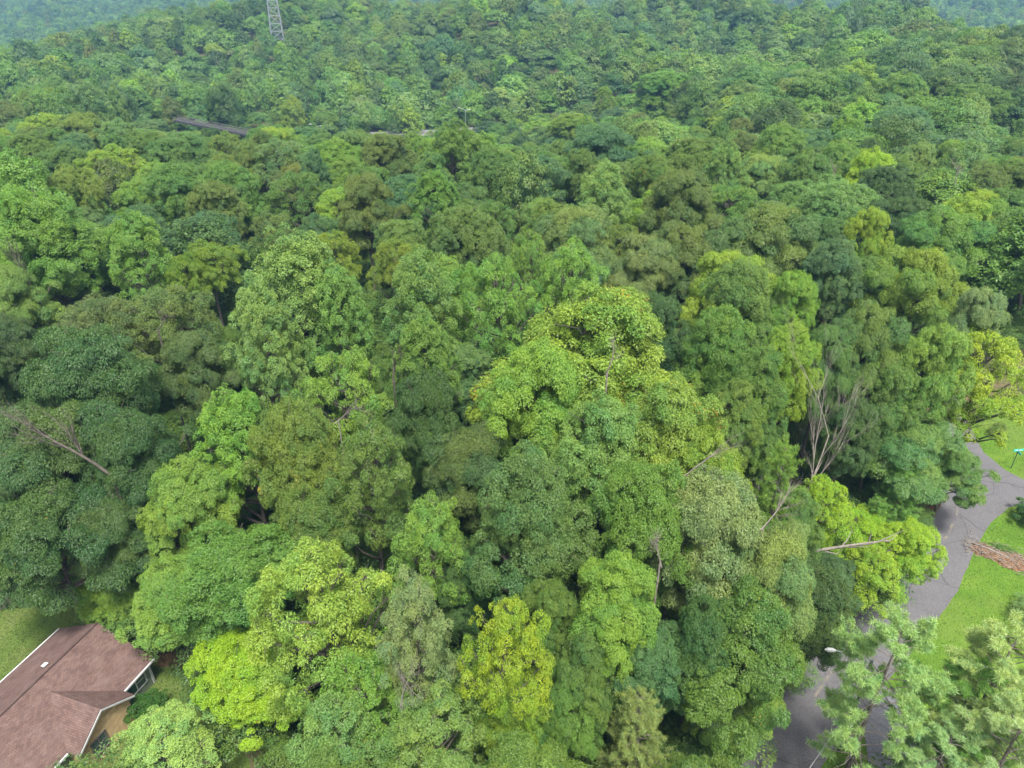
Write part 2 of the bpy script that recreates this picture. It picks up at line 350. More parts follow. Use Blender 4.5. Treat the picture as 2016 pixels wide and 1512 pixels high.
PAL = {  # leaf albedo
 'mid': (0.092, 0.172, 0.034), 'bright': (0.125, 0.235, 0.036), 'lime': (0.165, 0.275, 0.025), 'yellow': (0.28, 0.36, 0.012),
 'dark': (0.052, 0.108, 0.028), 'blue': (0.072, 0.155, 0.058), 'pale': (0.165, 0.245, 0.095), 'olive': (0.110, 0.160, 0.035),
 'brown': (0.078, 0.122, 0.034), 'gold': (0.142, 0.215, 0.022), 'sage': (0.150, 0.230, 0.110), 'deep': (0.036, 0.082, 0.030)}
NAMES = {'maple': 'maple_tree', 'poplar': 'poplar_tree', 'oak': 'oak_tree', 'gum': 'sweetgum_tree', 'loose': 'ash_tree', 'dome': 'mimosa_tree', 'pine': 'pine_tree', 'openpine': 'pine_tree'}
NTREE = 0; TREES = []
RNG = random.Random(4)
def plant(style, X, Y, h, wd, colour, label, group=None, lod=None, autumn=0.0, lean=(0, 0), rz=None, short=None, bark=None, name=None):
    global NTREE
    st = style; dist = math.hypot(X, Y)
    lod = 'near'
    nv = len([1 for k in PROTO if k[0] == st and k[1] == lod]); cm, tm = PROTO[(st, lod, NTREE % nv)]; NTREE += 1
    z = float(terrain(X, Y))
    root = empty(name or NAMES[st], (X, Y, z), rz if rz is not None else RNG.uniform(0, 6.28), label=label, cat='tree', group=group)
    root.rotation_euler = (math.radians(lean[0]), math.radians(lean[1]), root.rotation_euler[2])
    base_w = 12.0 if st not in ('pine', 'openpine') else (8.0 if st == 'pine' else 9.0)
    sxy = wd/base_w; sz = h/20.0
    t = bpy.data.objects.new('trunk', tm); c = bpy.data.objects.new('crown', cm)
    kz = sz if st in ('pine', 'openpine') else 0.62*sz+0.38*sxy; kz = min(kz, sz*1.05); ax, ay = RNG.uniform(0.92, 1.12), RNG.uniform(0.92, 1.12)
    if lean == (0, 0) and st not in ('pine', 'openpine'): root.rotation_euler[0] = math.radians(RNG.uniform(-3, 3)); root.rotation_euler[1] = math.radians(RNG.uniform(-3, 3))
    for o in (t, c): COL.objects.link(o); o.parent = root; o.scale = (sxy*ax, sxy*ay, kz); o.location.z = h-20*kz
    j = [RNG.uniform(0.90, 1.10) for _ in range(3)]; b = RNG.uniform(0.9, 1.1)
    pc = PAL[colour] if isinstance(colour, str) else colour
    c.color = (pc[0]*j[0]*b, pc[1]*b, pc[2]*j[2]*b, 1); c['autumn'] = float(autumn)
    TREES.append((X, Y, wd/2, h, short or label, colour, root))
    return root

# ------------------------------------------------------------------ ground, lawns, road
M_FLOOR = noisy('forest_floor', [(0.35, (0.045, 0.05, 0.022)), (0.5, (0.075, 0.07, 0.035)), (0.68, (0.12, 0.085, 0.05))], 0.35, 0.95, 0.05, 0.7, 0.12, fine=3.0)
def lawn_mat(name, a, b, c):
    m = noisy(name, [(0.32, a), (0.5, b), (0.7, c)], 0.22, 0.9, 0.1, 0.9, 0.08, fine=9.0); return m
M_LAWN = lawn_mat('lawn_grass', (0.052, 0.105, 0.012), (0.066, 0.128, 0.014), (0.095, 0.150, 0.022))
M_YARD = lawn_mat('yard_grass', (0.045, 0.078, 0.016), (0.068, 0.105, 0.022), (0.105, 0.125, 0.038))
M_ROAD = noisy('asphalt', [(0.3, (0.078, 0.076, 0.081)), (0.7, (0.092, 0.089, 0.094))], 0.5, 0.85, 0.25, 0.4, 0.02, fine=14.0)
M_DRIVE = noisy('driveway_asphalt', [(0.3, (0.12, 0.122, 0.132)), (0.7, (0.155, 0.155, 0.165))], 0.6, 0.85, 0.2, 0.3, 0.02, fine=12.0)
M_LITTER = noisy('leaf_litter', [(0.35, (0.05, 0.038, 0.024)), (0.52, (0.10, 0.060, 0.036)), (0.7, (0.04, 0.055, 0.018))], 1.6, 0.95, 0.05, 0.8, 0.06, fine=6.0)
M_LINE = noisy('worn_paint', [(0.42, (0.09, 0.086, 0.09)), (0.6, (0.15, 0.135, 0.10))], 1.3, 0.8, 0.2, 0.1, 0.01)

ys = np.concatenate([np.arange(-120, 160, 14.0), np.arange(160, 900, 12.0), np.arange(900, 1800, 30.0), np.arange(1800, 6001, 210.0)])
xs = np.concatenate([-np.arange(900, 6001, 300.0)[::-1], np.arange(-870, 871, 15.0), np.arange(900, 6001, 300.0)])
GX, GY = np.meshgrid(xs, ys); GZ = terrain(GX, GY)
nx, ny = len(xs), len(ys)
mb = MB(); mb.add(np.stack([GX, GY, GZ], -1).reshape(-1, 3), [(j*nx+i, j*nx+i+1, (j+1)*nx+i+1, (j+1)*nx+i) for j in range(ny-1) for i in range(nx-1)])
tag(mb.build('ground', M_FLOOR, smooth=True), 'forest floor and rolling ground under the woods', kind='structure')

def sheet(name, pts, z, m, label, sub=3, wob=0.0, seed=0):
    """flat polygon on the level ground; outline subdivided and slightly irregular"""
    rng = random.Random(seed); out = []
    for i in range(len(pts)):
        a, b = pts[i], pts[(i+1) % len(pts)]; n = max(1, int(math.dist(a, b)/1.2)) if wob else 1
        for k in range(n):
            t = k/n; out.append((a[0]+(b[0]-a[0])*t+rng.uniform(-wob, wob), a[1]+(b[1]-a[1])*t+rng.uniform(-wob, wob)))
    b = MB(); b.add([(x, y, z) for x, y in out], [tuple(range(len(out)))])
    me = b.mesh(name, m)
    if me.polygons[0].normal.z < 0: me.flip_normals()
    o = link(name, me); return tag(o, label, kind='structure')

YARD = gp([(-260, 1120), (40, 1165), (150, 1200), (240, 1232), (300, 1262), (395, 1290), (430, 1310), (425, 1400), (470, 1470), (560, 1640), (-500, 1700)])
sheet('yard_lawn', YARD, 0.02, M_YARD, 'dull green mown lawn around the brick-red roofed house', wob=0.25, seed=1)
RIGHT_LAWN = gp([(2500, 700), (2120, 745), (1935, 800), (1890, 850), (1935, 905), (1700, 1250), (1560, 1700), (2900, 1700)])
sheet('roadside_lawn', RIGHT_LAWN, 0.02, M_LAWN, 'bright green mown lawn beside the grey road', wob=0.25, seed=2)
ROAD = gp([(1330, 1650), (1405, 1540), (1483, 1438), (1560, 1335), (1628, 1245), (1700, 1182), (1765, 1112), (1820, 1045), (1850, 985), (1868, 930), (1872, 880), (1862, 820), (1845, 780),
           (1880, 775), (1905, 830), (1935, 890), (1978, 925), (2016, 945), (2200, 1010), (2200, 1085), (2030, 990), (1985, 1000), (1950, 1030), (1922, 1075), (1885, 1165), (1832, 1240), (1790, 1290), (1740, 1350), (1690, 1415), (1610, 1520), (1530, 1650)])
sheet('road', ROAD, 0.04, M_ROAD, 'grey asphalt road curving past the woods with a side street', wob=0.05, seed=3)
DRIVE = gp([(1738, 1352), (1795, 1362), (1830, 1450), (1845, 1520), (1880, 1660), (1740, 1660), (1712, 1520), (1700, 1440), (1702, 1405)])
sheet('driveway', DRIVE, 0.044, M_DRIVE, 'pale grey driveway joining the road under the tall pine', wob=0.04, seed=4)
LIT = [(1310, 1650), (1385, 1540), (1462, 1438), (1540, 1330), (1610, 1238), (1685, 1172), (1748, 1102), (1803, 1035), (1832, 975), (1852, 925)]
LIT2 = [(1870, 930), (1853, 985), (1824, 1046), (1768, 1114), (1704, 1185), (1632, 1249), (1563, 1338), (1486, 1442), (1408, 1543), (1335, 1650)]
sheet('verge', gp(LIT+LIT2), 0.048, M_LITTER, 'strip of brown fallen leaves along the wooded road edge', wob=0.28, seed=5)
for q in ([(1497, 1507), (1512, 1492), (1519, 1492), (1504, 1509)], [(1600, 1372), (1634, 1322), (1641, 1323), (1607, 1374)], [(1738, 1214), (1757, 1192), (1762, 1194), (1744, 1216)],
          [(1856, 1064), (1874, 1030), (1880, 1030), (1862, 1066)], [(1880, 1015), (1884, 995), (1889, 995), (1885, 1015)], [(1900, 1084), (1910, 1078), (1912, 1084), (1903, 1088)]):
    sheet('road_marking', gp(q), 0.047, M_LINE, 'worn pale paint mark on the asphalt', wob=0.02, seed=6)
SOIL = gp([(545, 1400), (590, 1390), (604, 1420), (580, 1440), (552, 1432)])
M_SOIL = noisy('red_soil', [(0.35, (0.075, 0.035, 0.022)), (0.65, (0.12, 0.06, 0.04))], 1.5, 0.95, 0.05, 0.8, 0.05)
sheet('bare_soil', SOIL, 0.05, M_SOIL, 'reddish bare soil between the trees', wob=0.2, seed=7)
sheet('bare_soil', gp([(312, 1290), (352, 1282), (405, 1292), (415, 1312), (385, 1320), (340, 1318), (316, 1310)]), 0.028, M_LITTER, 'brown leaf-strewn patch on the yard under the trees', wob=0.3, seed=8)

# highway beyond the near wood
HW = [(-330, 268), (-200, 300), (-110, 322), (-25, 340), (42, 372), (120, 430)]
b = MB(); n = len(HW)
vv = []
for i, (x, y) in enumerate(HW):
    vv += [(x+2, y-8, -13), (x-2, y+8, -13), (x-2, y+8, -21), (x+2, y-8, -21)]
b.add(vv, [f for i in range(n-1) for f in ((4*i, 4*i+4, 4*i+5, 4*i+1), (4*i+1, 4*i+5, 4*i+6, 4*i+2), (4*i+3, 4*i+7, 4*i+4, 4*i))])
tag(b.build('highway', noisy('highway_concrete', [(0.3, (0.11, 0.11, 0.11)), (0.7, (0.16, 0.157, 0.155))], 0.3), None), 'pale highway embankment glimpsed beyond the near wood', kind='structure')
def hw_z(): return -9.2

# ------------------------------------------------------------------ hand-placed trees: style, px, py (top), width px, height m, colour, label, short
T = [
 # bottom rows
 ('maple', 482, 1252, 235, 10.5, 'yellow*', 'dense yellow-green round tree beside the yard, lowest left of the wood', 'the dense yellow-green yard tree'),
 ('loose', 322, 1432, 225, 7.0, 'pale+', 'small pale green tree in front of the house wall at the bottom edge', 'the small tree by the house wall'),
 ('loose', 610, 1075, 300, 20, 'bright+', 'tall thin-leaved light green tree with grey twigs showing, lower left', 'the thin-leaved twiggy tree'),
 ('loose', 790, 1150, 190, 21, 'sagegreen', 'grey-green sparse pointed tree with pale twigs, left of the yellow column', 'the sparse grey-green tree'),
 ('loose', 610, 1215, 220, 12, 'bright+', 'light green twiggy tree just behind the yellow-green yard tree', 'the twiggy tree behind the yard tree'),
 ('loose', 735, 1315, 250, 14, 'bright', 'pale-limbed sparse tree at the bottom, between the yard tree and the yellow column', 'the pale-limbed sparse tree'),
 ('loose', 650, 1395, 240, 14, 'bright-', 'mid green tree cut by the bottom edge, right of the red soil', 'the bottom-edge green tree'),
 ('loose', 835, 1365, 220, 15, 'bright-', 'light green loose tree at the bottom edge left of the yellow column', 'the light bottom tree'),
 ('loose', 978, 1205, 200, 20, 'yellow-', 'tall narrow yellow-green tree at the bottom centre', 'the yellow column'),
 ('gum', 1005, 1330, 175, 14, 'lime-', 'lower yellow-green crown below the tall yellow column at the bottom edge', 'the lower yellow crown'),
 ('gum', 1110, 1330, 150, 14, 'mid', 'mid green tree between the yellow column and the round pine', 'the tree right of the yellow column'),
 ('pine', 1262, 1372, 175, 13, 'pinegrey', 'pale round-topped pine at the bottom edge right of centre', 'the round pale pine'),
 ('gum', 1175, 1255, 150, 16, 'mid', 'shadowed green tree behind the round pale pine', 'the tree behind the pale pine'),
 ('maple', 1300, 1262, 170, 15, 'blue', 'blue-green tree above the round pale pine', 'the blue-green tree above the pine'),
 ('gum', 1475, 1160, 250, 18, 'mid', 'tall green tree leaning over the road edge, lower right', 'the tall roadside tree'),
 ('gum', 1462, 1290, 190, 12, 'bright', 'brighter green tree hanging over the lower road', 'the low roadside tree'),
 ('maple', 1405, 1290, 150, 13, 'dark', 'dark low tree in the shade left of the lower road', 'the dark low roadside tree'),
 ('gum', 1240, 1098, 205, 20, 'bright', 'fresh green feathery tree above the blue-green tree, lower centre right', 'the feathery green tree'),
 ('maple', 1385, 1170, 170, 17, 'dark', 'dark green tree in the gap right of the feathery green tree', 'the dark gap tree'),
 ('oak', 1430, 950, 300, 22, 'pale', 'wide pale green tree with drooping sprays left of the road pines', 'the wide pale tree'),
 ('oak', 1520, 1040, 200, 20, 'pale-', 'pale tree with bare grey top twigs beside the leaning pine', 'the grey-twigged pale tree'),
 ('maple', 1250, 925, 240, 22, 'mid+', 'green tree in the middle right, below the large yellowish sweetgum', 'the tree below the sweetgum'),
 ('gum', 1032, 900, 240, 23, 'mid-', 'dense tall blue-green tree in the lower centre', 'the tall blue-green column'),
 ('maple', 1090, 1160, 130, 17, 'mid', 'green tree at the foot of the tall blue-green column', 'the tree at the column foot'),
 ('loose', 830, 975, 190, 19, 'bright', 'bright green soft tree left of the tall blue-green column', 'the bright soft tree'),
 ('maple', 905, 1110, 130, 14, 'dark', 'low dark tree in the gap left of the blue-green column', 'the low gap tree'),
 ('gum', 1175, 572, 440, 26, 'bright++', 'huge bright yellow-green sweetgum with orange autumn leaves, centre', 'the huge sweetgum'),
 ('gum', 1045, 665, 240, 25, 'bright++', 'bright green crown joined to the left side of the huge sweetgum', 'the left flank of the sweetgum'),
 ('gum', 1335, 735, 250, 24, 'bright++', 'bright green tree joined to the right flank of the huge sweetgum', 'the right flank of the sweetgum'),
 ('gum', 1390, 835, 200, 21, 'lime-', 'lime-tipped tree above the wide pale tree', 'the lime-tipped tree'),
 ('gum', 1170, 790, 260, 23, 'bright-', 'green middle crown in front of the huge sweetgum', 'the crown before the sweetgum'),
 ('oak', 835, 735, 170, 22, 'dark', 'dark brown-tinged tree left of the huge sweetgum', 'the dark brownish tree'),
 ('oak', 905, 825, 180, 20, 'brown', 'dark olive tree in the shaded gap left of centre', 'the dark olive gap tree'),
 ('loose', 650, 695, 175, 22, 'bright', 'light green loose crown above the yellow-flecked trees, centre left', 'the light loose crown'),
 ('maple', 560, 805, 190, 22, 'mid*', 'yellow-flecked green tree left of centre', 'the yellow-flecked tree'),
 ('loose', 715, 830, 190, 22, 'mid', 'green fine-leaved tree right of the yellow-flecked tree', 'the fine-leaved tree'),
 ('maple', 600, 960, 180, 17, 'mid', 'green lower crown below the yellow-flecked tree', 'the lower flecked crown'),
 ('poplar', 462, 770, 175, 22, 'bright', 'bright upright tree between the big oak and the yellow-flecked tree', 'the bright upright tree'),
 ('maple', 345, 915, 190, 18, 'bright', 'bright green maple right of the big dark oak', 'the bright maple'),
 ('maple', 430, 1065, 260, 16, 'mid+', 'broad rounded green maple above the house yard', 'the broad maple above the yard'),
 ('maple', 320, 1105, 170, 12, 'bright', 'low bright green maple overhanging the yard', 'the low maple over the yard'),
 ('maple', 190, 1140, 110, 7, 'lime-', 'small bright maple at the edge of the lawn behind the house', 'the small lawn-edge maple'),
 ('maple', 240, 1130, 110, 8, 'bright', 'small green maple right of the lawn behind the house', 'the second lawn-edge maple'),
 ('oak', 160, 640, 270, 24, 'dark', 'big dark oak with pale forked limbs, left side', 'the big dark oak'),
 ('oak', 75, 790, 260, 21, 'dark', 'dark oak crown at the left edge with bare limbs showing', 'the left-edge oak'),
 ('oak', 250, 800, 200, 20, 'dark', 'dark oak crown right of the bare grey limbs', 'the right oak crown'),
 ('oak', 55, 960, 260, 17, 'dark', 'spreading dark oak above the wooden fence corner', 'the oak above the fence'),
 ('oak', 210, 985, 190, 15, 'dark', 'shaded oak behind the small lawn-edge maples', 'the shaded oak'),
 ('poplar', 555, 448, 270, 27, 'bright-', 'tall pale-tipped poplar with visible forked trunk, centre left', 'the tall forked poplar'),
 ('poplar', 480, 560, 180, 25, 'bright-', 'pale-tipped poplar on the left side of the tall forked poplar', 'the left poplar'),
 ('poplar', 665, 520, 170, 25, 'bright-', 'poplar crown right of the tall forked poplar', 'the right poplar'),
 ('poplar', 805, 492, 185, 25, 'bright-', 'light-tipped poplar between the forked poplar and the sweetgum', 'the light-tipped poplar'),
 ('poplar', 820, 620, 150, 23, 'mid+', 'shaded poplar crown below the light-tipped poplar', 'the shaded poplar'),
 ('dome', 185, 568, 210, 21, 'brown', 'wide brown-olive flat crown left, above the big dark oak', 'the brown-olive crown'),
 ('dome', 310, 545, 220, 22, 'olive', 'olive layered crown with bare limbs, left of the forked poplar', 'the olive layered crown'),
 ('oak', 350, 660, 150, 20, 'brown', 'dark brownish crown under the olive layered crown', 'the dark brownish crown'),
 ('maple', 75, 380, 240, 25, 'bright', 'bright green tree with a pale bare trunk at the left edge', 'the bare-trunked bright tree'),
 ('maple', 10, 365, 150, 26, 'bright', 'bright tall tree cut by the left edge', 'the left-edge bright tree'),
 ('poplar', 262, 415, 155, 24, 'bright', 'bright upright tree left of the golden strip', 'the bright tree by the golden strip'),
 ('oak', 15, 620, 140, 18, 'dark', 'dull dark crown at the left edge beside the big dark oak', 'the dull left-edge crown'),
 ('dome', 410, 462, 120, 20, 'gold', 'golden-green crown left of the forked poplar top', 'the golden crown'),
 ('dome', 365, 492, 110, 19, 'gold', 'golden-olive low crown above the olive layered crown', 'the golden-olive crown'),
 ('dome', 645, 445, 130, 20, 'gold', 'golden crown behind the top of the forked poplar', 'the golden crown behind the poplar'),
 ('dome', 770, 462, 140, 20, 'gold', 'golden-green strip of crown behind the light-tipped poplar', 'the golden strip'),
 ('dome', 405, 405, 135, 19, 'blue', 'smooth blue-green domed tree, upper left', 'the blue-green dome'),
 ('dome', 535, 408, 100, 19, 'olive', 'olive fine domed crown right of the blue-green dome', 'the olive dome'),
 ('dome', 620, 410, 100, 19, 'blue', 'bluish dome left of the olive-brown tree', 'the bluish dome'),
 ('oak', 712, 338, 150, 24, 'olive', 'olive-brown rounded tree in the upper middle', 'the olive-brown tree'),
 ('poplar', 855, 335, 130, 24, 'mid+', 'pale-tipped tree right of the olive-brown tree', 'the pale-tipped tree'),
 ('maple', 905, 400, 160, 23, 'mid', 'green tree above the light-tipped poplar', 'the green tree above the poplars'),
 ('loose', 985, 495, 190, 24, 'bright', 'light green soft crown left of the olive clusters', 'the soft light crown'),
 ('loose', 1140, 470, 185, 24, 'bright', 'light green soft tree behind the huge sweetgum', 'the soft tree behind the sweetgum'),
 ('loose', 1060, 455, 120, 24, 'bright', 'light green narrow crown between the two soft light trees', 'the narrow soft crown'),
 ('oak', 1255, 462, 145, 22, 'olive+', 'olive cauliflower-like crown right of the soft trees', 'the olive cauliflower crown'),
 ('oak', 1140, 400, 165, 23, 'olive+', 'olive-tan tree behind the soft light trees', 'the olive-tan tree'),
 ('oak', 1350, 330, 170, 25, 'brown+', 'tall brownish-olive tree, upper right of centre', 'the tall brownish tree'),
 ('oak', 1360, 430, 170, 22, 'brown+', 'brownish-olive lower crown with bare twigs, right of centre', 'the brownish lower crown'),
 ('maple', 1300, 580, 150, 21, 'dark', 'dark green tree in the gap right of the sweetgum top', 'the dark tree by the sweetgum'),
 ('maple', 1465, 510, 175, 24, 'mid', 'green rounded tree right of the brownish trees', 'the green rounded tree'),
 ('gum', 1425, 605, 170, 23, 'mid+', 'mid green tree right of the sweetgum tip', 'the tree right of the sweetgum tip'),
 ('gum', 1500, 680, 150, 22, 'mid', 'green tree left of the lime-topped tree', 'the tree left of the lime top'),
 ('gum', 1450, 750, 130, 20, 'mid', 'shaded green tree left of the dead tree', 'the shaded tree'),
 ('oak', 1535, 392, 185, 24, 'mid-', 'wide grey-green tree, upper right', 'the wide grey-green tree'),
 ('maple', 1585, 540, 120, 21, 'lime-', 'lime green crown among darker trees, right', 'the lime crown'),
 ('maple', 1560, 640, 120, 23, 'lime-', 'lime-topped tree behind the dead tree', 'the lime-topped tree'),
 ('oak', 1645, 635, 120, 22, 'blue+', 'bluish-grey green tree directly behind the dead tree', 'the bluish tree behind the dead tree'),
 ('oak', 1720, 585, 150, 24, 'mid-', 'olive-green tree right of the bluish tree', 'the olive-green tree'),
 ('maple', 1845, 642, 150, 22, 'bright', 'bright rounded tree left of the yellow roadside tree', 'the bright rounded tree'),
 ('loose', 1965, 655, 200, 19, 'yellow-', 'yellow-green tree with dark limbs over the road, right edge', 'the yellow roadside tree'),
 ('maple', 1770, 720, 140, 19, 'mid', 'green tree above the road bend', 'the tree above the bend'),
 ('maple', 1680, 790, 120, 17, 'dark', 'dark green tree right of the dead tree', 'the dark tree by the dead tree'),
 ('gum', 1515, 800, 110, 17, 'mid', 'green tree left of the dead tree foot', 'the tree left of the dead tree foot'),
 ('oak', 1805, 822, 190, 14, 'blue+', 'blue-green tree spreading over the road, right', 'the spreading road tree'),
 ('oak', 1890, 880, 150, 10, 'blue+', 'low branchy green tree hanging over the road bend', 'the low road-bend tree'),
 ('pine', 1548, 880, 120, 19, 'pine', 'fresh green pine standing in front of the yellow bush, right', 'the fresh green pine'),
 ('pine', 1788, 925, 100, 11, 'pine', 'small green pine beside the road bend', 'the small pine by the bend'),
 ('pine', 1732, 985, 75, 9, 'pine', 'smallest pine left of the road bend', 'the smallest pine'),
 ('loose', 1650, 945, 140, 13, 'yellow-', 'bright yellow-green bushy tree between the pines', 'the yellow tree between the pines'),
 ('dome', 1700, 1010, 150, 9, 'yellow-', 'low spreading yellow-green tree behind the grey log', 'the low yellow tree'),
 ('maple', 1800, 1040, 140, 9, 'yellow-', 'golden-yellow leafed crown overhanging the road', 'the golden roadside crown'),
 ('loose', 1725, 1080, 150, 9, 'yellow-', 'olive-gold branchy crown under the leaning grey log', 'the olive-gold crown'),
 ('maple', 1645, 1105, 110, 8, 'blue', 'dark blue-green bushy tree at the road edge', 'the blue-green bushy tree'),
 ('oak', 1600, 1180, 110, 9, 'mid-', 'grey-green small tree at the road edge below the blue-green bush', 'the small grey-green edge tree'),
 ('gum', 1560, 960, 120, 15, 'mid', 'green tree between the pine and the wide pale tree', 'the tree beside the fresh pine'),
 # big pines bottom right
 ('openpine', 1785, 1222, 255, 18.5, 'pinepale', 'tall open pine with a long bare trunk in front of the driveway', 'the tall open pine'),
 ('openpine', 2010, 1240, 260, 17, 'pinepale', 'pale blue-green pine at the right edge above the lawn', 'the right-edge pine'),
 ('openpine', 1935, 1320, 220, 14, 'pine', 'green feathery pine between the open pine and the right edge', 'the feathery pine'),
 ('openpine', 2030, 1400, 240, 15, 'pinepale', 'pale pine in the bottom right corner', 'the corner pine'),
 ('openpine', 1880, 1440, 200, 12, 'pinepale', 'low pine at the bottom edge below the driveway', 'the bottom-edge pine'),
 # upper middle
 ('maple', 130, 325, 115, 22, 'mid*', 'yellow-tinged green tree, upper left', 'the yellow-tinged tree'),
 ('maple', 340, 320, 140, 22, 'mid', 'round green tree above the blue-green dome', 'the round tree above the dome'),
 ('maple', 430, 355, 110, 21, 'olive', 'yellowish round tree right of the round green tree', 'the yellowish round tree'),
 ('dome', 585, 325, 150, 21, 'mid', 'smooth green dome-shaped tree, upper middle left', 'the smooth green dome'),
 ('poplar', 890, 238, 140, 24, 'mid+', 'tall light-tipped tree below the highway lamp', 'the light-tipped tree below the lamp'),
 ('maple', 960, 290, 110, 22, 'mid', 'green tree right of the light-tipped tree below the lamp', 'the green tree below the lamp'),
 ('maple', 760, 262, 130, 21, 'olive', 'soft olive tree, upper middle', 'the soft olive tree'),
 ('dome', 1065, 298, 150, 21, 'blue', 'blue-green dome left of the brown tree, upper middle', 'the upper blue dome'),
 ('oak', 1190, 240, 170, 23, 'blue', 'wide grey-green tree in front of the golden tops', 'the wide grey tree'),
 ('maple', 1130, 222, 100, 22, 'gold', 'golden tops behind the wide grey-green tree', 'the golden tops'),
 ('poplar', 1185, 318, 150, 24, 'bright-', 'pale-tipped light green tree in the upper centre', 'the pale-tipped upper tree'),
 ('maple', 1300, 300, 100, 23, 'mid*', 'yellow-tipped tree, right of the pale-tipped upper tree', 'the yellow-tipped tree'),
 ('maple', 1310, 138, 130, 24, 'mid+', 'large round green tree standing above the others, upper right', 'the large round tree'),
 ('poplar', 1195, 168, 45, 20, 'lime-', 'small lime round tree right of the highway lamps', 'the small lime tree'),
 ('poplar', 1470, 162, 130, 25, 'pale-', 'pale upright tree right of the large round tree', 'the pale upright tree'),
 ('maple', 1540, 240, 120, 23, 'mid+', 'green tree below the pale upright tree', 'the tree below the pale one'),
 ('poplar', 1440, 280, 90, 23, 'bright-', 'light green upright tree, upper right', 'the light upright tree'),
 ('maple', 1720, 292, 105, 22, 'yellow-', 'bright yellow-green tree, upper right', 'the upper yellow tree'),
 ('maple', 1735, 405, 85, 22, 'lime', 'lime crown beneath the upper yellow tree', 'the lime crown under the yellow tree'),
 ('oak', 1845, 478, 170, 23, 'olive*', 'broad yellow-olive tree, right', 'the broad yellow-olive tree'),
 ('oak', 1935, 560, 130, 22, 'sagegreen', 'pale sage tree behind the yellow roadside tree', 'the pale sage tree'),
 ('maple', 1660, 470, 130, 22, 'blue', 'grey-green tree left of the broad yellow-olive tree', 'the grey-green tree'),
 ('oak', 1790, 205, 150, 24, 'blue', 'blue-green drooping tree in the hollow, upper right', 'the hollow tree'),
 ('maple', 1780, 140, 120, 25, 'mid+', 'rounded green tree above the hollow', 'the tree above the hollow'),
 ('maple', 1930, 165, 150, 25, 'mid', 'broad green tree at the far right of the hollow', 'the broad hollow tree'),
]
EXTRA = {'yellow*': (0.185, 0.305, 0.014), 'yellow-': (0.200, 0.315, 0.020), 'pale+': (0.20, 0.30, 0.075), 'bright+': (0.165, 0.275, 0.045), 'sagegreen': (0.15, 0.23, 0.09),
 'pinegrey': (0.20, 0.285, 0.095), 'pine': (0.16, 0.29, 0.065), 'pinepale': (0.29, 0.375, 0.16), 'pale-': (0.135, 0.215, 0.065), 'mid+': (0.10, 0.20, 0.034), 'blue+': (0.088, 0.178, 0.046),
 'bright++': (0.145, 0.250, 0.036), 'lime-': (0.155, 0.265, 0.030), 'mid*': (0.115, 0.185, 0.034), 'bright-': (0.125, 0.225, 0.055), 'olive+': (0.135, 0.205, 0.060), 'brown+': (0.096, 0.155, 0.036),
 'mid-': (0.092, 0.170, 0.045), 'olive*': (0.145, 0.225, 0.035)}
PAL.update(EXTRA)
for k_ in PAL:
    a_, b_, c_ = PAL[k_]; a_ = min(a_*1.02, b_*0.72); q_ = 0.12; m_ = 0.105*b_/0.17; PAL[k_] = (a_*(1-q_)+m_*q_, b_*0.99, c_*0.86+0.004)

for (st, px, py, wpx, h, colr, lab, short) in T:
    X, Y, t = on_terrain(px, py, h)
    wd = wpx*t/FPX
    plant(st, X, Y, h, wd, colr, lab, short=short, autumn=0.42 if 'huge bright' in lab else (0.3 if 'right flank of the huge' in lab else (0.22 if colr in ('mid*', 'lime') else 0.03)))
N_HAND = len(TREES)

# ------------------------------------------------------------------ filler trees of the near and middle wood
OPEN = [YARD, RIGHT_LAWN, ROAD]
def open_ground(X, Y):
    X = np.asarray(X); Y = np.asarray(Y); r = np.zeros(X.shape, bool)
    for p in OPEN: r |= in_poly(X, Y, p)
    r |= (Y < 95) & (X > 34+np.clip(Y-40, 0, 60)*0.42)                # east of the road
    return r
CNAME = {'mid': 'mid green', 'mid+': 'leafy green', 'mid-': 'grey-green', 'mid*': 'yellow-flecked green', 'dark': 'dark green', 'blue': 'bluish green', 'blue+': 'blue-green', 'bright': 'bright green',
         'bright-': 'light green', 'olive': 'olive', 'olive*': 'yellow-olive', 'pale-': 'pale green', 'gold': 'golden green', 'lime-': 'lime green', 'brown': 'brownish', 'yellow-': 'yellow-green', 'sagegreen': 'sage green'}
SNAME = {'maple': 'round-crowned tree', 'oak': 'spreading tree', 'poplar': 'upright tree', 'gum': 'full-crowned tree', 'loose': 'thin-crowned tree', 'dome': 'domed tree'}
USED = set(); FILL = []
def auto_label(X, Y, colr, st, h):
    u, v = project(X, Y, float(terrain(X, Y))+h*0.85)
    best = []
    for (a, b_, r, hh, sh, cc, ro) in TREES[:N_HAND]:
        pu, pv = project(a, b_, float(terrain(a, b_))+hh*0.85); best.append((math.hypot(pu-u, (pv-v)*1.6), pu, pv, sh, a, b_))
    best.sort(key=lambda q: q[0])
    for d, pu, pv, sh, a, b_ in best[:7]:
        dx = u-pu; dy = v-pv
        if abs(dx) > 1.4*abs(dy): rel = 'just right of' if dx > 0 else 'just left of'
        else: rel = 'behind' if dy < 0 else 'in front of'
        if d > 90: rel = {'just right of': 'farther right of', 'just left of': 'farther left of', 'behind': 'farther behind', 'in front of': 'well in front of'}[rel]
        l = f"{CNAME[colr]} {SNAME[st]} {rel} {sh}"
        if l not in USED and len(l.split()) <= 16: USED.add(l); return l
    l = f"small {CNAME[colr]} {SNAME[st]} {rel} {best[0][3]}"; USED.add(l); return l
fr = random.Random(9); occ = [(a, b_, r) for (a, b_, r, *_r) in TREES]
cands = []
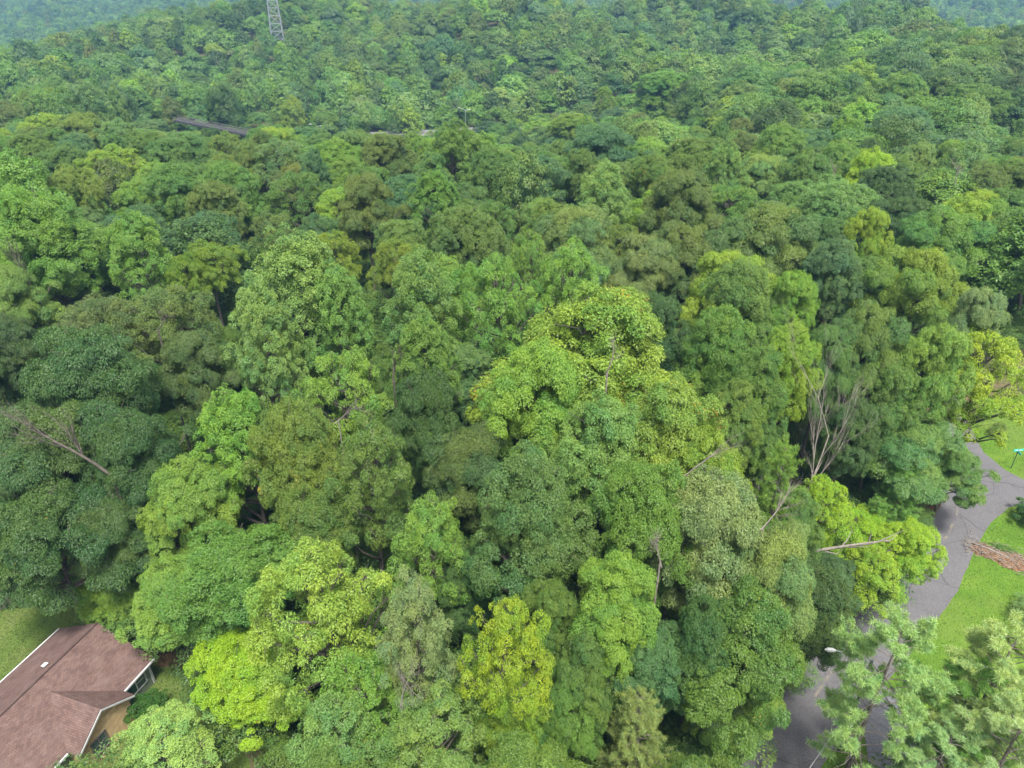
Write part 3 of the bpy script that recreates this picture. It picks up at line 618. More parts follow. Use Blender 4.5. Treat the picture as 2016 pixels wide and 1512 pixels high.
for gy in np.arange(24, 260, 7.2):
    for gx in np.arange(-0.80*gy-14, 0.80*gy+14, 7.2):
        cands.append((gx+fr.uniform(-2.6, 2.6), gy+fr.uniform(-2.6, 2.6)))
fr.shuffle(cands); nf = 0
cands.sort(key=lambda c: round(c[1]/25))
for X, Y in cands:
    if nf >= 175: break
    if bool(open_ground(np.array([X]), np.array([Y]))[0]): continue
    near = Y < 78
    rr = fr.uniform(2.8, 4.6) if near else fr.choice([4.2, 5.4, 6.6, 7.6])*fr.uniform(.92, 1.08)
    k = 0.50 if near else 0.76
    if any((X-a)**2+(Y-b_)**2 < (k*(r+rr))**2 for a, b_, r in occ): continue
    h = fr.uniform(10.5, 17) if near else fr.uniform(17.5, 21.5)
    u, v = project(X, Y, float(terrain(X, Y))+h)
    if u < -90 or u > 2110 or v > 1600: continue
    if (u < 470 and v > 1100) or (u > 1540 and v > 1120) or (1560 < u < 1720 and 690 < v < 980): continue
    st = fr.choice(['maple', 'maple', 'oak', 'poplar', 'gum', 'dome'] if not near else ['maple', 'gum', 'oak'])
    colr = fr.choice(['dark', 'dark', 'mid', 'mid', 'mid-'] if near else ['mid', 'mid', 'mid+', 'mid-', 'dark', 'blue', 'bright-', 'olive', 'mid*', 'bright', 'pale-', 'lime-', 'mid', 'blue+'])
    plant(st, X, Y, h, rr*2, colr, auto_label(X, Y, colr, st, h), group='trees filling the wood', autumn=0.05)
    occ.append((X, Y, rr)); nf += 1
print('hand', N_HAND, 'fill', nf, 'last Y', Y)

# ------------------------------------------------------------------ distant forest and undergrowth (geometry-node instances)
def gn_scatter(name, pts, rot, scl, tint, idx, meshes, label):
    c = bpy.data.collections.new(name+'_kinds')
    for i, me in enumerate(meshes): c.objects.link(bpy.data.objects.new(f'{name}_kind_{i:02d}', me))
    me = bpy.data.meshes.new(name); n = len(pts); me.vertices.add(n); me.vertices.foreach_set('co', np.asarray(pts, np.float32).reshape(-1))
    a = me.attributes.new('rot', 'FLOAT_VECTOR', 'POINT'); a.data.foreach_set('vector', np.asarray(rot, np.float32).reshape(-1))
    a = me.attributes.new('scl', 'FLOAT_VECTOR', 'POINT'); a.data.foreach_set('vector', np.asarray(scl, np.float32).reshape(-1))
    a = me.attributes.new('tint', 'FLOAT_COLOR', 'POINT'); a.data.foreach_set('color', np.concatenate([tint, np.ones((n, 1))], 1).astype(np.float32).reshape(-1))
    a = me.attributes.new('pick', 'INT', 'POINT'); a.data.foreach_set('value', np.asarray(idx, np.int32))
    o = link(name, me); g = bpy.data.node_groups.new(name, 'GeometryNodeTree')
    g.interface.new_socket('Geometry', in_out='INPUT', socket_type='NodeSocketGeometry'); g.interface.new_socket('Geometry', in_out='OUTPUT', socket_type='NodeSocketGeometry')
    N, L = g.nodes, g.links; gi = N.new('NodeGroupInput'); go = N.new('NodeGroupOutput')
    ci = N.new('GeometryNodeCollectionInfo'); ci.inputs['Collection'].default_value = c; ci.inputs['Separate Children'].default_value = True; ci.inputs['Reset Children'].default_value = True
    ip = N.new('GeometryNodeInstanceOnPoints'); ip.inputs['Pick Instance'].default_value = True
    def at(nm, ty):
        x = N.new('GeometryNodeInputNamedAttribute'); x.data_type = ty; x.inputs['Name'].default_value = nm
        return [s for s in x.outputs if s.enabled and s.name == 'Attribute'][0]
    L.new(gi.outputs[0], ip.inputs['Points']); L.new(ci.outputs[0], ip.inputs['Instance'])
    L.new(at('pick', 'INT'), ip.inputs['Instance Index']); L.new(at('rot', 'FLOAT_VECTOR'), ip.inputs['Rotation']); L.new(at('scl', 'FLOAT_VECTOR'), ip.inputs['Scale'])
    L.new(ip.outputs[0], go.inputs[0])
    md = o.modifiers.new('scatter', 'NODES'); md.node_group = g
    return tag(o, label, kind='stuff')
rng = np.random.default_rng(12)
PKEYS = ['mid', 'mid+', 'mid-', 'dark', 'blue', 'bright-', 'olive', 'mid*', 'blue+', 'lime-', 'pale-', 'brown', 'gold', 'dark']
PW = np.array([18, 16, 13, 10, 8, 8, 4, 5, 7, 3.0, 3, 1.0, 1.0, 5]); PW /= PW.sum()
def far_points(y0, y1, sp, wide=0.83):
    P = []; yy = y0
    while yy < y1:
        s = sp(yy) if callable(sp) else sp; xs_ = np.arange(-wide*yy-20, wide*yy+20, s)
        P.append(np.stack([xs_+rng.uniform(-.42, .42, len(xs_))*s, yy+rng.uniform(-.42, .42, len(xs_))*s], 1)); yy += s
    return np.concatenate(P)
LODF = [crown_mesh('distant_crown', st, 200+i, 0.10, 3.2, M_FAR, coh=0.35) for i, st in enumerate(['maple', 'oak', 'poplar', 'maple', 'gum', 'dome', 'oak', 'poplar'])]
LODV = [crown_mesh('horizon_crown', st, 300+i, 0.03, 5.5, M_FAR, coh=0.3) for i, st in enumerate(['maple', 'oak', 'poplar', 'gum'])]
# middle belt the individual trees do not reach, out to the far hills
Q = far_points(100, 660, lambda y: 9.4 if y < 330 else 10.6); A = np.array([(a, b_) for a, b_, r in occ]); AR = np.array([r for *_, r in occ])
keep = np.ones(len(Q), bool); nq = Q[:, 1] < 260
for i in np.where(nq)[0]:
    if ((Q[i, 0]-A[:, 0])**2+(Q[i, 1]-A[:, 1])**2 < (0.8*(AR+4.5))**2).any(): keep[i] = False
hwx = np.array([p[0] for p in HW]); hwy = np.array([p[1] for p in HW]); yh = np.interp(Q[:, 0], hwx, hwy)
dh = Q[:, 1]-yh
keep &= ~((np.abs(dh) < 9) & (Q[:, 0] < -8) & (Q[:, 0] > -42))
keep &= ~open_ground(Q[:, 0], Q[:, 1])
CLEAR = [(on_terrain(545, 64, 17)[:2], 9), (on_terrain(1968, 276)[:2], 9), (on_terrain(1075, 94)[:2], 7)]
for (cx, cy), r in CLEAR: keep &= (Q[:, 0]-cx)**2+(Q[:, 1]-cy)**2 > r*r
Q = Q[keep]; dh = dh[keep]; n = len(Q); hh = rng.uniform(15, 28, n)
low = (dh < -5) & (dh > -60) & (Q[:, 0] > -150) & (Q[:, 0] < 70); hh[low] = rng.uniform(10, 14.5, low.sum())
med = (dh <= -60) & (dh > -165) & (Q[:, 0] > -190) & (Q[:, 0] < 70); hh[med] = rng.uniform(13, 18, med.sum())
tq = Q[:, 0]/Q[:, 1]; wd = rng.choice([9.5, 12.5, 15.5, 19], n, p=[.22, .33, .30, .15])*rng.uniform(0.88, 1.12, n)*(1+0.35*ss(.15, .35, tq)*(Q[:, 1] < 430))
pk = rng.choice(len(PKEYS), n, p=PW); tint = np.array([PAL[PKEYS[i]] for i in pk])*rng.uniform(0.85, 1.15, (n, 1))*rng.uniform(0.92, 1.08, (n, 3))
gn_scatter('distant_forest', np.stack([Q[:, 0], Q[:, 1], terrain(Q[:, 0], Q[:, 1])-1.0], 1), np.stack([np.zeros(n), np.zeros(n), rng.uniform(0, 6.28, n)], 1),
           np.stack([wd/12, wd/12, hh/20], 1), tint, np.where(Q[:, 1] < 330, rng.integers(0, len(MID), n), len(MID)+rng.integers(0, len(LODF), n)), MID+LODF, 'distant wooded slopes beyond the near trees')
Q = far_points(660, 2050, lambda y: 10 if y < 900 else 12.5); n2 = len(Q); hh = rng.uniform(15, 24, n2); wd = rng.uniform(10, 17, n2)
FIELD = on_terrain(1665, 3)[:2]
pk = rng.choice(len(PKEYS), n2, p=PW); tint = np.array([PAL[PKEYS[i]] for i in pk])*rng.uniform(0.85, 1.1, (n2, 1))
gn_scatter('hill_forest', np.stack([Q[:, 0], Q[:, 1], terrain(Q[:, 0], Q[:, 1])-1.0], 1), np.stack([np.zeros(n2), np.zeros(n2), rng.uniform(0, 6.28, n2)], 1),
           np.stack([wd/12, wd/12, hh/20], 1), tint, rng.integers(0, len(LODV), n2), LODV, 'hazy blue wooded hills at the top of the view')
# undergrowth under the near wood
LODU = [crown_mesh('undergrowth_bush', st, 400+i, 0.16, 1.7, M_FAR) for i, st in enumerate(['maple', 'oak', 'loose', 'gum'])]
Q = far_points(18, 170, 2.9, 0.85); Q = Q[~open_ground(Q[:, 0], Q[:, 1])]; n3 = len(Q); s = rng.uniform(2.4, 6.0, n3)
pk = rng.choice(3, n3); tint = np.array([PAL[['dark', 'mid-', 'mid'][i]] for i in pk])*rng.uniform(0.75, 1.1, (n3, 1))
gn_scatter('undergrowth', np.stack([Q[:, 0], Q[:, 1], terrain(Q[:, 0], Q[:, 1])-0.6-s*0.12], 1), np.stack([np.zeros(n3), np.zeros(n3), rng.uniform(0, 6.28, n3)], 1),
           np.stack([s/8, s/8, s/16*rng.uniform(.8, 1.3, n3)], 1), tint, rng.integers(0, 4, n3), LODU, 'shaded undergrowth on the forest floor')
print('far', n, n2, n3)
print('FACES', sum(len(m.polygons) for m in bpy.data.meshes))

# ------------------------------------------------------------------ wear on asphalt and grass
def wear(m, scale, lo, hi, c, fac=1.0):
    N, L = m.node_tree.nodes, m.node_tree.links; b = N['Principled BSDF']; src = b.inputs['Base Color'].links[0].from_socket
    n = noise(N, L, scale, 6, rough=0.7); mr = N.new('ShaderNodeMapRange'); mr.inputs[1].default_value = lo; mr.inputs[2].default_value = hi; mr.inputs[4].default_value = fac; L.new(n, mr.inputs[0])
    L.new(mixcol(N, L, mr.outputs[0], src, c), b.inputs['Base Color'])
def cracks(m, scale, width, c):
    N, L = m.node_tree.nodes, m.node_tree.links; b = N['Principled BSDF']; src = b.inputs['Base Color'].links[0].from_socket
    tc = N.new('ShaderNodeTexCoord'); nz = N.new('ShaderNodeTexNoise'); nz.inputs['Scale'].default_value = 0.6; L.new(tc.outputs['Object'], nz.inputs['Vector'])
    mx_ = mixcol(N, L, 0.18, tc.outputs['Object'], nz.outputs['Color'], 'LINEAR_LIGHT')
    v = N.new('ShaderNodeTexVoronoi'); v.feature = 'DISTANCE_TO_EDGE'; v.inputs['Scale'].default_value = scale; L.new(mx_, v.inputs['Vector'])
    mr = N.new('ShaderNodeMapRange'); mr.inputs[1].default_value = 0; mr.inputs[2].default_value = width; mr.inputs[3].default_value = 0.7; mr.inputs[4].default_value = 0; L.new(v.outputs['Distance'], mr.inputs[0])
    L.new(mixcol(N, L, mr.outputs[0], src, c), b.inputs['Base Color'])
wear(M_ROAD, 0.16, 0.5, 0.75, (0.105, 0.102, 0.105), 0.5); cracks(M_ROAD, 0.13, 0.006, (0.035, 0.034, 0.036)); cracks(M_DRIVE, 0.3, 0.014, (0.06, 0.06, 0.062))
wear(M_LAWN, 0.09, 0.5, 0.72, (0.10, 0.135, 0.03), 0.8); wear(M_LAWN, 0.7, 0.62, 0.75, (0.04, 0.075, 0.014), 0.8)
wear(M_YARD, 0.12, 0.48, 0.7, (0.085, 0.09, 0.035), 0.8); wear(M_YARD, 0.8, 0.62, 0.76, (0.10, 0.085, 0.045), 0.6)
# ------------------------------------------------------------------ house
M_SHINGLE = noisy('shingle_roof', [(0.3, (0.080, 0.050, 0.044)), (0.5, (0.098, 0.064, 0.057)), (0.7, (0.118, 0.080, 0.072))], 1.1, 0.9, 0.15, 0.3, 0.02)
def shingle_detail(m):
    N, L = m.node_tree.nodes, m.node_tree.links; b = N['Principled BSDF']
    src = b.inputs['Base Color'].links[0].from_socket
    uv = N.new('ShaderNodeUVMap'); br = N.new('ShaderNodeTexBrick'); br.inputs['Scale'].default_value = 1.0
    br.inputs['Brick Width'].default_value = 0.31; br.inputs['Row Height'].default_value = 0.145; br.inputs['Mortar Size'].default_value = 0.010
    br.inputs['Color1'].default_value = (0.82, 0.82, 0.82, 1); br.inputs['Color2'].default_value = (1.18, 1.15, 1.12, 1); br.inputs['Mortar'].default_value = (0.55, 0.55, 0.55, 1)
    L.new(uv.outputs[0], br.inputs['Vector']); c = mixcol(N, L, 1.0, src, br.outputs['Color'], 'MULTIPLY'); L.new(c, b.inputs['Base Color'])
    L.new(bump(N, L, br.outputs['Fac'], -0.6, 0.015), b.inputs['Normal'])
shingle_detail(M_SHINGLE); wear(M_SHINGLE, 0.5, 0.52, 0.72, (0.12, 0.085, 0.078), 0.6)
def planks_mat(name, c1, c2, row, width, mort):
    m = mat(name, c1, 0.75, 0.2); N, L = m.node_tree.nodes, m.node_tree.links; b = N['Principled BSDF']
    uv = N.new('ShaderNodeUVMap'); br = N.new('ShaderNodeTexBrick'); br.inputs['Scale'].default_value = 1.0
    br.inputs['Brick Width'].default_value = width; br.inputs['Row Height'].default_value = row; br.inputs['Mortar Size'].default_value = 0.012
    br.inputs['Color1'].default_value = (*c1, 1); br.inputs['Color2'].default_value = (*c2, 1); br.inputs['Mortar'].default_value = (*mort, 1)
    L.new(uv.outputs[0], br.inputs['Vector']); n = noise(N, L, 2.5, 5); r = ramp(N, L, n, [(0.3, (0.8,)*3), (0.7, (1.2,)*3)])
    L.new(mixcol(N, L, 1.0, br.outputs['Color'], r, 'MULTIPLY'), b.inputs['Base Color']); L.new(bump(N, L, br.outputs['Fac'], -0.5, 0.02), b.inputs['Normal']); return m
M_SAGE = planks_mat('sage_siding', (0.16, 0.20, 0.14), (0.18, 0.22, 0.16), 0.12, 3.6, (0.09, 0.12, 0.085))
M_STONE = planks_mat('tan_stone', (0.42, 0.29, 0.15), (0.50, 0.38, 0.22), 0.16, 0.75, (0.27, 0.19, 0.11))
M_WHITE = mat('white_trim', (0.40, 0.41, 0.41), 0.5, 0.4)
M_GLASS = mat('window_glass', (0.03, 0.055, 0.065), 0.08, 0.7)
M_GREENGLASS = mat('green_blind_glass', (0.035, 0.09, 0.065), 0.15, 0.6)
M_METAL = mat('galvanised_metal', (0.30, 0.32, 0.34), 0.45, 0.5, 0.6)
M_VENT = mat('grey_vent', (0.34, 0.36, 0.38), 0.5, 0.4)

def uv_planar(o, ua, va):
    me = o.data; uv = me.uv_layers.new(name='UVMap'); ua, va = Vector(ua), Vector(va)
    for l in me.loops:
        co = me.vertices[l.vertex_index].co; uv.data[l.index].uv = (co.dot(ua), co.dot(va))
    return o
HROT = math.atan2(-0.308, 0.951)
house = empty('house', (-33.15, 39.7, 0), HROT, label='low house with mauve-brown shingle roof, sage walls and a tan stone gable', cat='house')
# local x = across (towards the road side), local -y = along the ridge towards the bottom left; v = -y
ZR, ZE, UE, UL, LEN = 5.0, 2.7, 4.8, 4.8, 19.0
k = (ZR-ZE)/UE
def roof_slab(name, pts, ua, va, th=0.10):
    b = MB(); b.slab(pts, th); return uv_planar(b.build(name, M_SHINGLE, house), ua, va)
roof_slab('roof', [(0, 0, ZR), (0, -LEN, ZR), (UE, -LEN, ZE), (UE, 0, ZE)], (0, 1, 0), (1.0, 0, -k))
roof_slab('roof', [(-UL, 0, ZE), (-UL, -LEN, ZE), (0, -LEN, ZR), (0, 0, ZR)], (0, 1, 0), (1.0, 0, k))
b = MB(); b.tube([(0, 0.02, ZR+0.03), (0, -LEN, ZR+0.03)], [0.07, 0.07], 6); b.build('ridge_cap', M_SHINGLE, house)
WZ, WV, WH, WU = 4.45, 5.8, 2.6, 5.8
kw = (WZ-ZE)/WH; u0 = (ZR-WZ)/k
roof_slab('wing_roof', [(u0, -WV, WZ+.04), (WU, -WV, WZ+.04), (WU, -WV+WH, ZE+.04), (UE, -WV+WH, ZE+.04)], (1, 0, 0), (0, -1.2, 0))
roof_slab('wing_roof', [(UE, -WV-WH, ZE+.04), (WU, -WV-WH, ZE+.04), (WU, -WV, WZ+.04), (u0, -WV, WZ+.04)], (1, 0, 0), (0, 1.2, 0))
# walls
W, WB = 4.35, 0.35
def wall(name, pts, th, m, ua, parent=house):
    b = MB(); nrm = (Vector(pts[1])-Vector(pts[0])).cross(Vector(pts[2])-Vector(pts[1])).normalized()*th
    n = len(pts); v = list(pts)+[tuple(Vector(p)-nrm) for p in pts]
    b.add(v, [tuple(range(n)), tuple(range(2*n-1, n-1, -1))]+[(i, i+n, (i+1) % n+n, (i+1) % n) for i in range(n)])
    return uv_planar(b.build(name, m, parent), ua, (0, 0, 1))
zt = lambda u: ZR-k*abs(u)-0.13
wall('wall', [(W, -LEN+.3, 0), (W, -WB, 0), (W, -WB, zt(W)), (W, -LEN+.3, zt(W))], 0.2, M_SAGE, (0, 1, 0))
wall('wall', [(-W, -WB, 0), (-W, -LEN+.3, 0), (-W, -LEN+.3, zt(W)), (-W, -WB, zt(W))], 0.2, M_SAGE, (0, 1, 0))
wall('gable_wall', [(W-.002, -WB+.004, 0), (-W+.002, -WB+.004, 0), (-W+.002, -WB+.004, zt(W)), (0, -WB+.004, ZR-.13), (W-.002, -WB+.004, zt(W))], 0.2, M_SAGE, (1, 0, 0))
for s in (1, -1):
    b = MB(); b.box(s*W-.07, s*W+.07, -WB-.06, -WB+.08, 0, zt(W)-.01); b.build('corner_board', M_WHITE, house)
WW = 5.45; w0, w1 = -WV+WH-.3, -WV-WH+.3; zw = ZE+kw*0.3-.13
wall('stone_gable', [(WW, w1, 0), (WW, w0, 0), (WW, w0, zw), (WW, -WV, WZ-.11), (WW, w1, zw)], 0.25, M_STONE, (0, 1, 0))
wall('stone_return', [(WW-.26, w0-.002, 0), (W+.003, w0-.002, 0), (W+.003, w0-.002, zw-.02), (WW-.26, w0-.002, zw-.02)], 0.2, M_STONE, (1, 0, 0))
wall('stone_return', [(W+.003, w1+.002, 0), (WW-.26, w1+.002, 0), (WW-.26, w1+.002, zw-.02), (W+.003, w1+.002, zw-.02)], 0.2, M_STONE, (1, 0, 0))
# eave boards and gutters
b = MB(); b.box(UE+.005, UE+.11, -WV+WH+.02, -.02, ZE-.16, ZE-.01); b.build('gutter', M_WHITE, house)
b = MB(); b.box(UE+.005, UE+.11, -LEN, -WV-WH-.02, ZE-.16, ZE-.01); b.build('gutter', M_WHITE, house)
b = MB(); b.box(-UL-.11, -UL-.005, -LEN, -.02, ZE-.16, ZE+.0); b.build('gutter', M_WHITE, house)
for sgn in (1, -1):
    b = MB(); a0, a1 = (WU+.02, -WV, WZ-.02), (WU+.02, -WV+sgn*WH, ZE-.02)
    b.add([a0, a1, (a1[0], a1[1], a1[2]-.17), (a0[0], a0[1], a0[2]-.17), (a0[0]+.04, a0[1], a0[2]), (a1[0]+.04, a1[1], a1[2]), (a1[0]+.04, a1[1], a1[2]-.17), (a0[0]+.04, a0[1], a0[2]-.17)],
          [(0, 1, 2, 3), (7, 6, 5, 4), (0, 4, 5, 1), (1, 5, 6, 2), (2, 6, 7, 3), (3, 7, 4, 0)]); b.build('gable_trim', M_WHITE, house)
b = MB(); b.tube([(W+.09, -WB-.1, ZE-.15), (W+.09, -WB-.1, 0.1)], [.05, .05], 6); b.build('downpipe', M_WHITE, house)
def window(x, y0, y1, z0, z1, panes, m=M_GLASS, fm=M_WHITE):
    f = MB(); t = .09
    f.box(x, x+.07, y0-t, y1+t, z1, z1+t); f.box(x, x+.09, y0-t, y1+t, z0-t, z0); f.box(x, x+.07, y0-t, y0, z0, z1); f.box(x, x+.07, y1, y1+t, z0, z1)
    n = panes; wdt = (y1-y0)/n
    for i in range(1, n): f.box(x+.001, x+.066, y0+i*wdt-.05, y0+i*wdt+.05, z0, z1)
    w_ = f.build('window', fm, house)
    for i in range(n):
        p = MB(); p.box(x+.004, x+.03, y0+i*wdt+.052, y0+(i+1)*wdt-.052, z0+.004, z1-.004); p.build('pane', m[i] if isinstance(m, list) else m, w_)
        if not (isinstance(m, list) and m[i] is M_GREENGLASS):
            p = MB(); p.box(x+.032, x+.055, y0+i*wdt+.054, y0+(i+1)*wdt-.054, (z0+z1)/2-.03, (z0+z1)/2+.03); p.build('sash_bar', fm, w_)
window(W+.003, -2.75, -0.95, 0.95, 2.15, 2, [M_GREENGLASS, M_GLASS])
M_DARKFRAME = mat('dark_window_frame', (0.10, 0.09, 0.09), 0.5, 0.3)
window(WW+.003, -7.2, -6.0, 0.8, 2.1, 2, M_GLASS, M_DARKFRAME)
window(W+.003, -12.2, -9.8, 0.9, 2.25, 2, M_GLASS)
for (u, v) in ((-1.0, 4.2), (-1.05, 8.9)):
    z = ZR-k*abs(u); vt = MB(); vt.box(u-.15, u+.15, -v-.17, -v+.17, z-.08, z+.14); o = vt.build('roof_vent', M_METAL, house)
    vt = MB(); vt.slab([(u-.18, -v-.2, z+.15), (u+.18, -v-.2, z+.2), (u+.18, -v+.2, z+.2), (u-.18, -v+.2, z+.15)][::1], .04); vt.build('vent_cap', M_VENT, o)
vt = MB(); vt.tube([(-2.6, -7.4, ZR-k*2.6-.1), (-2.6, -7.4, ZR-k*2.6+.42)], [.07, .07], 8); vt.build('vent_pipe', M_DARKFRAME, house)

# ------------------------------------------------------------------ bushes
def bush(name, X, Y, h, wd, colr, label, st='dome', seed=0, cat='bush', group=None, mesh=None):
    me = mesh or crown_mesh('bush_leaves', st, 500+seed, 0.16, 1.0)
    r = empty(name, (X, Y, float(terrain(X, Y))), seed*1.3, label=label, cat=cat, group=group)
    o = bpy.data.objects.new('foliage', me); COL.objects.link(o); o.parent = r
    s = STY[st]; o.scale = (wd/12, wd/12, h/13.0); o.location.z = -s['z0']*h/13.0*0.98; pc = PAL[colr] if isinstance(colr, str) else colr; o.color = (*pc, 1); o['autumn'] = 0.0
    b = MB()
    for i in range(5):
        a = i*1.257+seed; b.tube([(0, 0, -.1), (math.cos(a)*wd*.12, math.sin(a)*wd*.12, h*.3), (math.cos(a)*wd*.25, math.sin(a)*wd*.25, h*.6)], [.04, .03, .012], 4, False)
    b.build('stem', M_DARKBARK, r); return r
def bush_mesh(dens, ls, seed, st='dome'): return crown_mesh('bush_leaves', st, seed, dens, ls)
BM1 = bush_mesh(0.55, 1.9, 501); BM2 = bush_mesh(0.4, 1.8, 502, 'maple'); BM3 = bush_mesh(0.3, 1.6, 503, 'loose')
X, Y, t = on_plane(298, 1412); bush('shrub', X, Y, 2.5, 3.2, (0.035, 0.095, 0.012), 'dark green clipped round shrub against the sage house wall', seed=1, mesh=BM1)
X, Y, t = on_plane(292, 1440); bush('shrub', X, Y, 1.5, 2.1, 'lime-', 'small lighter green shrub in front of the clipped shrub', seed=2, mesh=BM2)
X, Y, t = on_plane(1962, 858); bush('shrub', X, Y, 2.0, 2.6, 'olive', 'small olive tree-like shrub on the lawn above the street sign', seed=3, mesh=BM3)
X, Y, t = on_plane(2030, 1030); bush('hedge', X, Y, 2.6, 4.6, (0.035, 0.09, 0.022), 'dark green dense shrub at the right edge of the side street', seed=4, mesh=BM1)
X, Y, t = on_plane(2022, 1215); bush('shrub', X, Y, 1.8, 4.0, 'pale-', 'pale spiky shrub at the right edge of the lawn', seed=5, mesh=BM3)
X, Y, t = on_plane(2000, 1262); bush('wildflowers', X, Y, 1.1, 4.2, 'olive*', 'loose tall weeds with yellow flowers between lawn and pines', seed=6, cat='weeds', mesh=BM3)
X, Y, t = on_plane(1960, 1290); bush('wildflowers', X, Y, 0.9, 2.4, 'gold', 'thin patch of yellow-tipped weeds above the feathery pine', seed=7, cat='weeds', mesh=BM3)
for i, (px, py, hh_, ww, lab) in enumerate([(1745, 1090, 1.6, 3.4, 'low green shrub at the road edge under the golden crown'), (1690, 1145, 1.8, 3.6, 'low dark shrub on the leafy verge below the golden crown'),
        (1610, 1225, 1.7, 3.6, 'low green shrub where the wood meets the middle of the road'), (1545, 1310, 1.7, 3.4, 'low green shrub on the verge under the tall roadside tree'),
        (1470, 1420, 1.6, 3.2, 'low green shrub at the wooded edge near the bottom of the road'), (1420, 1500, 1.5, 3.4, 'low green shrub at the bottom end of the wooded verge'),
        (1838, 985, 1.5, 2.8, 'low shrub beside the road bend under the spreading tree'), (250, 1228, 2.2, 5, 'dark shrub at the back of the yard behind the lawn-edge maples'),
        (200, 1205, 2.0, 4, 'dark low shrub behind the roof end'), (330, 1262, 1.8, 4, 'shaded shrub at the yard edge under the low maple')]):
    X, Y, t = on_plane(px, py); bush('shrub', X, Y, hh_, ww, ['mid', 'dark'][i % 2], lab, seed=10+i, mesh=(BM1, BM2, BM3)[i % 3], group='shrubs along the wood edge')

# ------------------------------------------------------------------ grass tufts and fallen leaves (countless)
def tufts(name, poly, n, seed, label, cols, size, ylim=120):
    rg_ = np.random.default_rng(seed); P = np.array(poly); x0, y0 = P.min(0); x1, y1 = P.max(0); x0 = max(x0, -75); x1 = min(x1, 90); y0 = max(y0, 18); y1 = min(y1, ylim)
    X = rg_.uniform(x0, x1, n*3); Y = rg_.uniform(y0, y1, n*3); ok = in_poly(X, Y, poly) & ~in_poly(X, Y, ROAD) & ~in_poly(X, Y, DRIVE)
    for (a, b_, r_) in ((0, 0, 0),): pass
    u, v = project(X, Y, 0*X); ok &= (u > -60) & (u < 2080) & (v < 1560); X, Y = X[ok][:n], Y[ok][:n]; m = len(X)
    P3 = np.stack([X, Y, np.full(m, 0.03)], 1); Ax = norm(np.stack([rg_.normal(0, .7, m), rg_.normal(0, .7, m), np.full(m, .8)], 1)); Nn = norm(np.cross(Ax, rg_.normal(0, 1, (m, 3))))
    var = rg_.uniform(0, 1, (m, 3)); o = link(name, leaves_mesh(name, P3, Ax, Nn, size*rg_.uniform(.6, 1.4, m), size*.45*rg_.uniform(.7, 1.3, m), var, M_LEAF)); o.color = (*cols, 1); o['autumn'] = 0.0
    return tag(o, label, kind='stuff')
tufts('lawn_tufts', RIGHT_LAWN, 42000, 1, 'grass tufts over the bright roadside lawn', (0.062, 0.125, 0.016), .11)
tufts('yard_tufts', YARD, 36000, 2, 'grass tufts over the yard around the house', (0.062, 0.10, 0.022), .10)
VERGE = gp([(1290, 1650), (1365, 1540), (1445, 1438), (1520, 1330), (1590, 1238), (1665, 1172), (1728, 1102), (1783, 1035), (1812, 975), (1832, 925)]+LIT2)
tufts('verge_leaves', [(x, y) for x, y in VERGE], 7000, 3, 'fallen brown leaves and weeds on the road verge', (0.11, 0.075, 0.04), .16)

# ------------------------------------------------------------------ timber deck corner, brush heap, debris
M_WOOD = noisy('weathered_wood', [(0.3, (0.10, 0.085, 0.066)), (0.7, (0.19, 0.165, 0.135))], 4.0, 0.85, 0.15, 0.4, 0.02)
cx, cy, _ = on_plane(8, 1182); bed = empty('raised_bed', (cx, cy, 0), math.radians(62), label='weathered timber raised bed with soil at the left edge behind the house', cat='raised bed')
for i in range(3):
    for (x0, x1, y0, y1) in ((-3.2, 1.6, -1.0, -0.88), (-3.2, 1.6, 0.9, 1.02), (1.6, 1.72, -1.0, 1.02)):
        b = MB(); b.box(x0, x1, y0, y1, 0.28*i+.01, 0.28*i+.27); b.build('board', M_WOOD, bed)
for (x, y) in ((1.72, -1.06), (1.72, 1.0), (-0.8, -1.06), (-0.8, 1.03), (-3.0, -1.06)):
    b = MB(); b.box(x-.06, x+.06, y-.06, y+.06, 0, 1.25); b.build('post', M_WOOD, bed)
b = MB(); b.box(-3.2, 1.59, -.87, .89, .02, .72); b.build('soil', M_SOIL, bed)
b = MB(); b.bar((-3.1, -1.06, 1.12), (1.78, -1.06, 1.12), .06); b.bar((1.72, -1.06, 1.12), (1.72, 1.03, 1.12), .06); b.build('rail', M_WOOD, bed)

X, Y, t = on_plane(1975, 1098); r = empty('brush_heap', (X, Y, 0.02), math.radians(-38), label='heap of cut brown branches and stump chips lying on the bright lawn', cat='brush heap')
rg = np.random.default_rng(5); b = MB(); c = MB()
nu, nv_ = 22, 10; vs = []
for i in range(nu):
    for j in range(nv_):
        u, v = -3.0+6*i/(nu-1), -1.5+3.0*j/(nv_-1); e = max(0, 1-(u/3.0)**2-(v/(1.35+.3*math.sin(u*2)))**2)
        vs.append((u+rg.normal(0, .08), v+rg.normal(0, .08), .32*e**.7+rg.normal(0, .03)*(e > 0)-.02))
b.add(vs, [(i*nv_+j, i*nv_+j+1, (i+1)*nv_+j+1, (i+1)*nv_+j) for i in range(nu-1) for j in range(nv_-1)])
M_CHIP = noisy('wood_chips', [(0.3, (0.04, 0.025, 0.015)), (0.5, (0.12, 0.07, 0.042)), (0.7, (0.19, 0.125, 0.075))], 5.0, 0.95, 0.05, 0.9, 0.06)
b.build('mulch', M_CHIP, r)
for _ in range(260):
    u, v = rg.uniform(-3.4, 3.2), rg.normal(0, .75); d = norm(rg.normal(0, 1, 3)*[1.3, .5, .18]); L = rg.uniform(.3, 1.1); p = np.array([u, v, .12+.25*rg.uniform()])
    c.tube([p-d*L/2, p+rg.normal(0, .03, 3), p+d*L/2], [.012, .028, .01], 4)
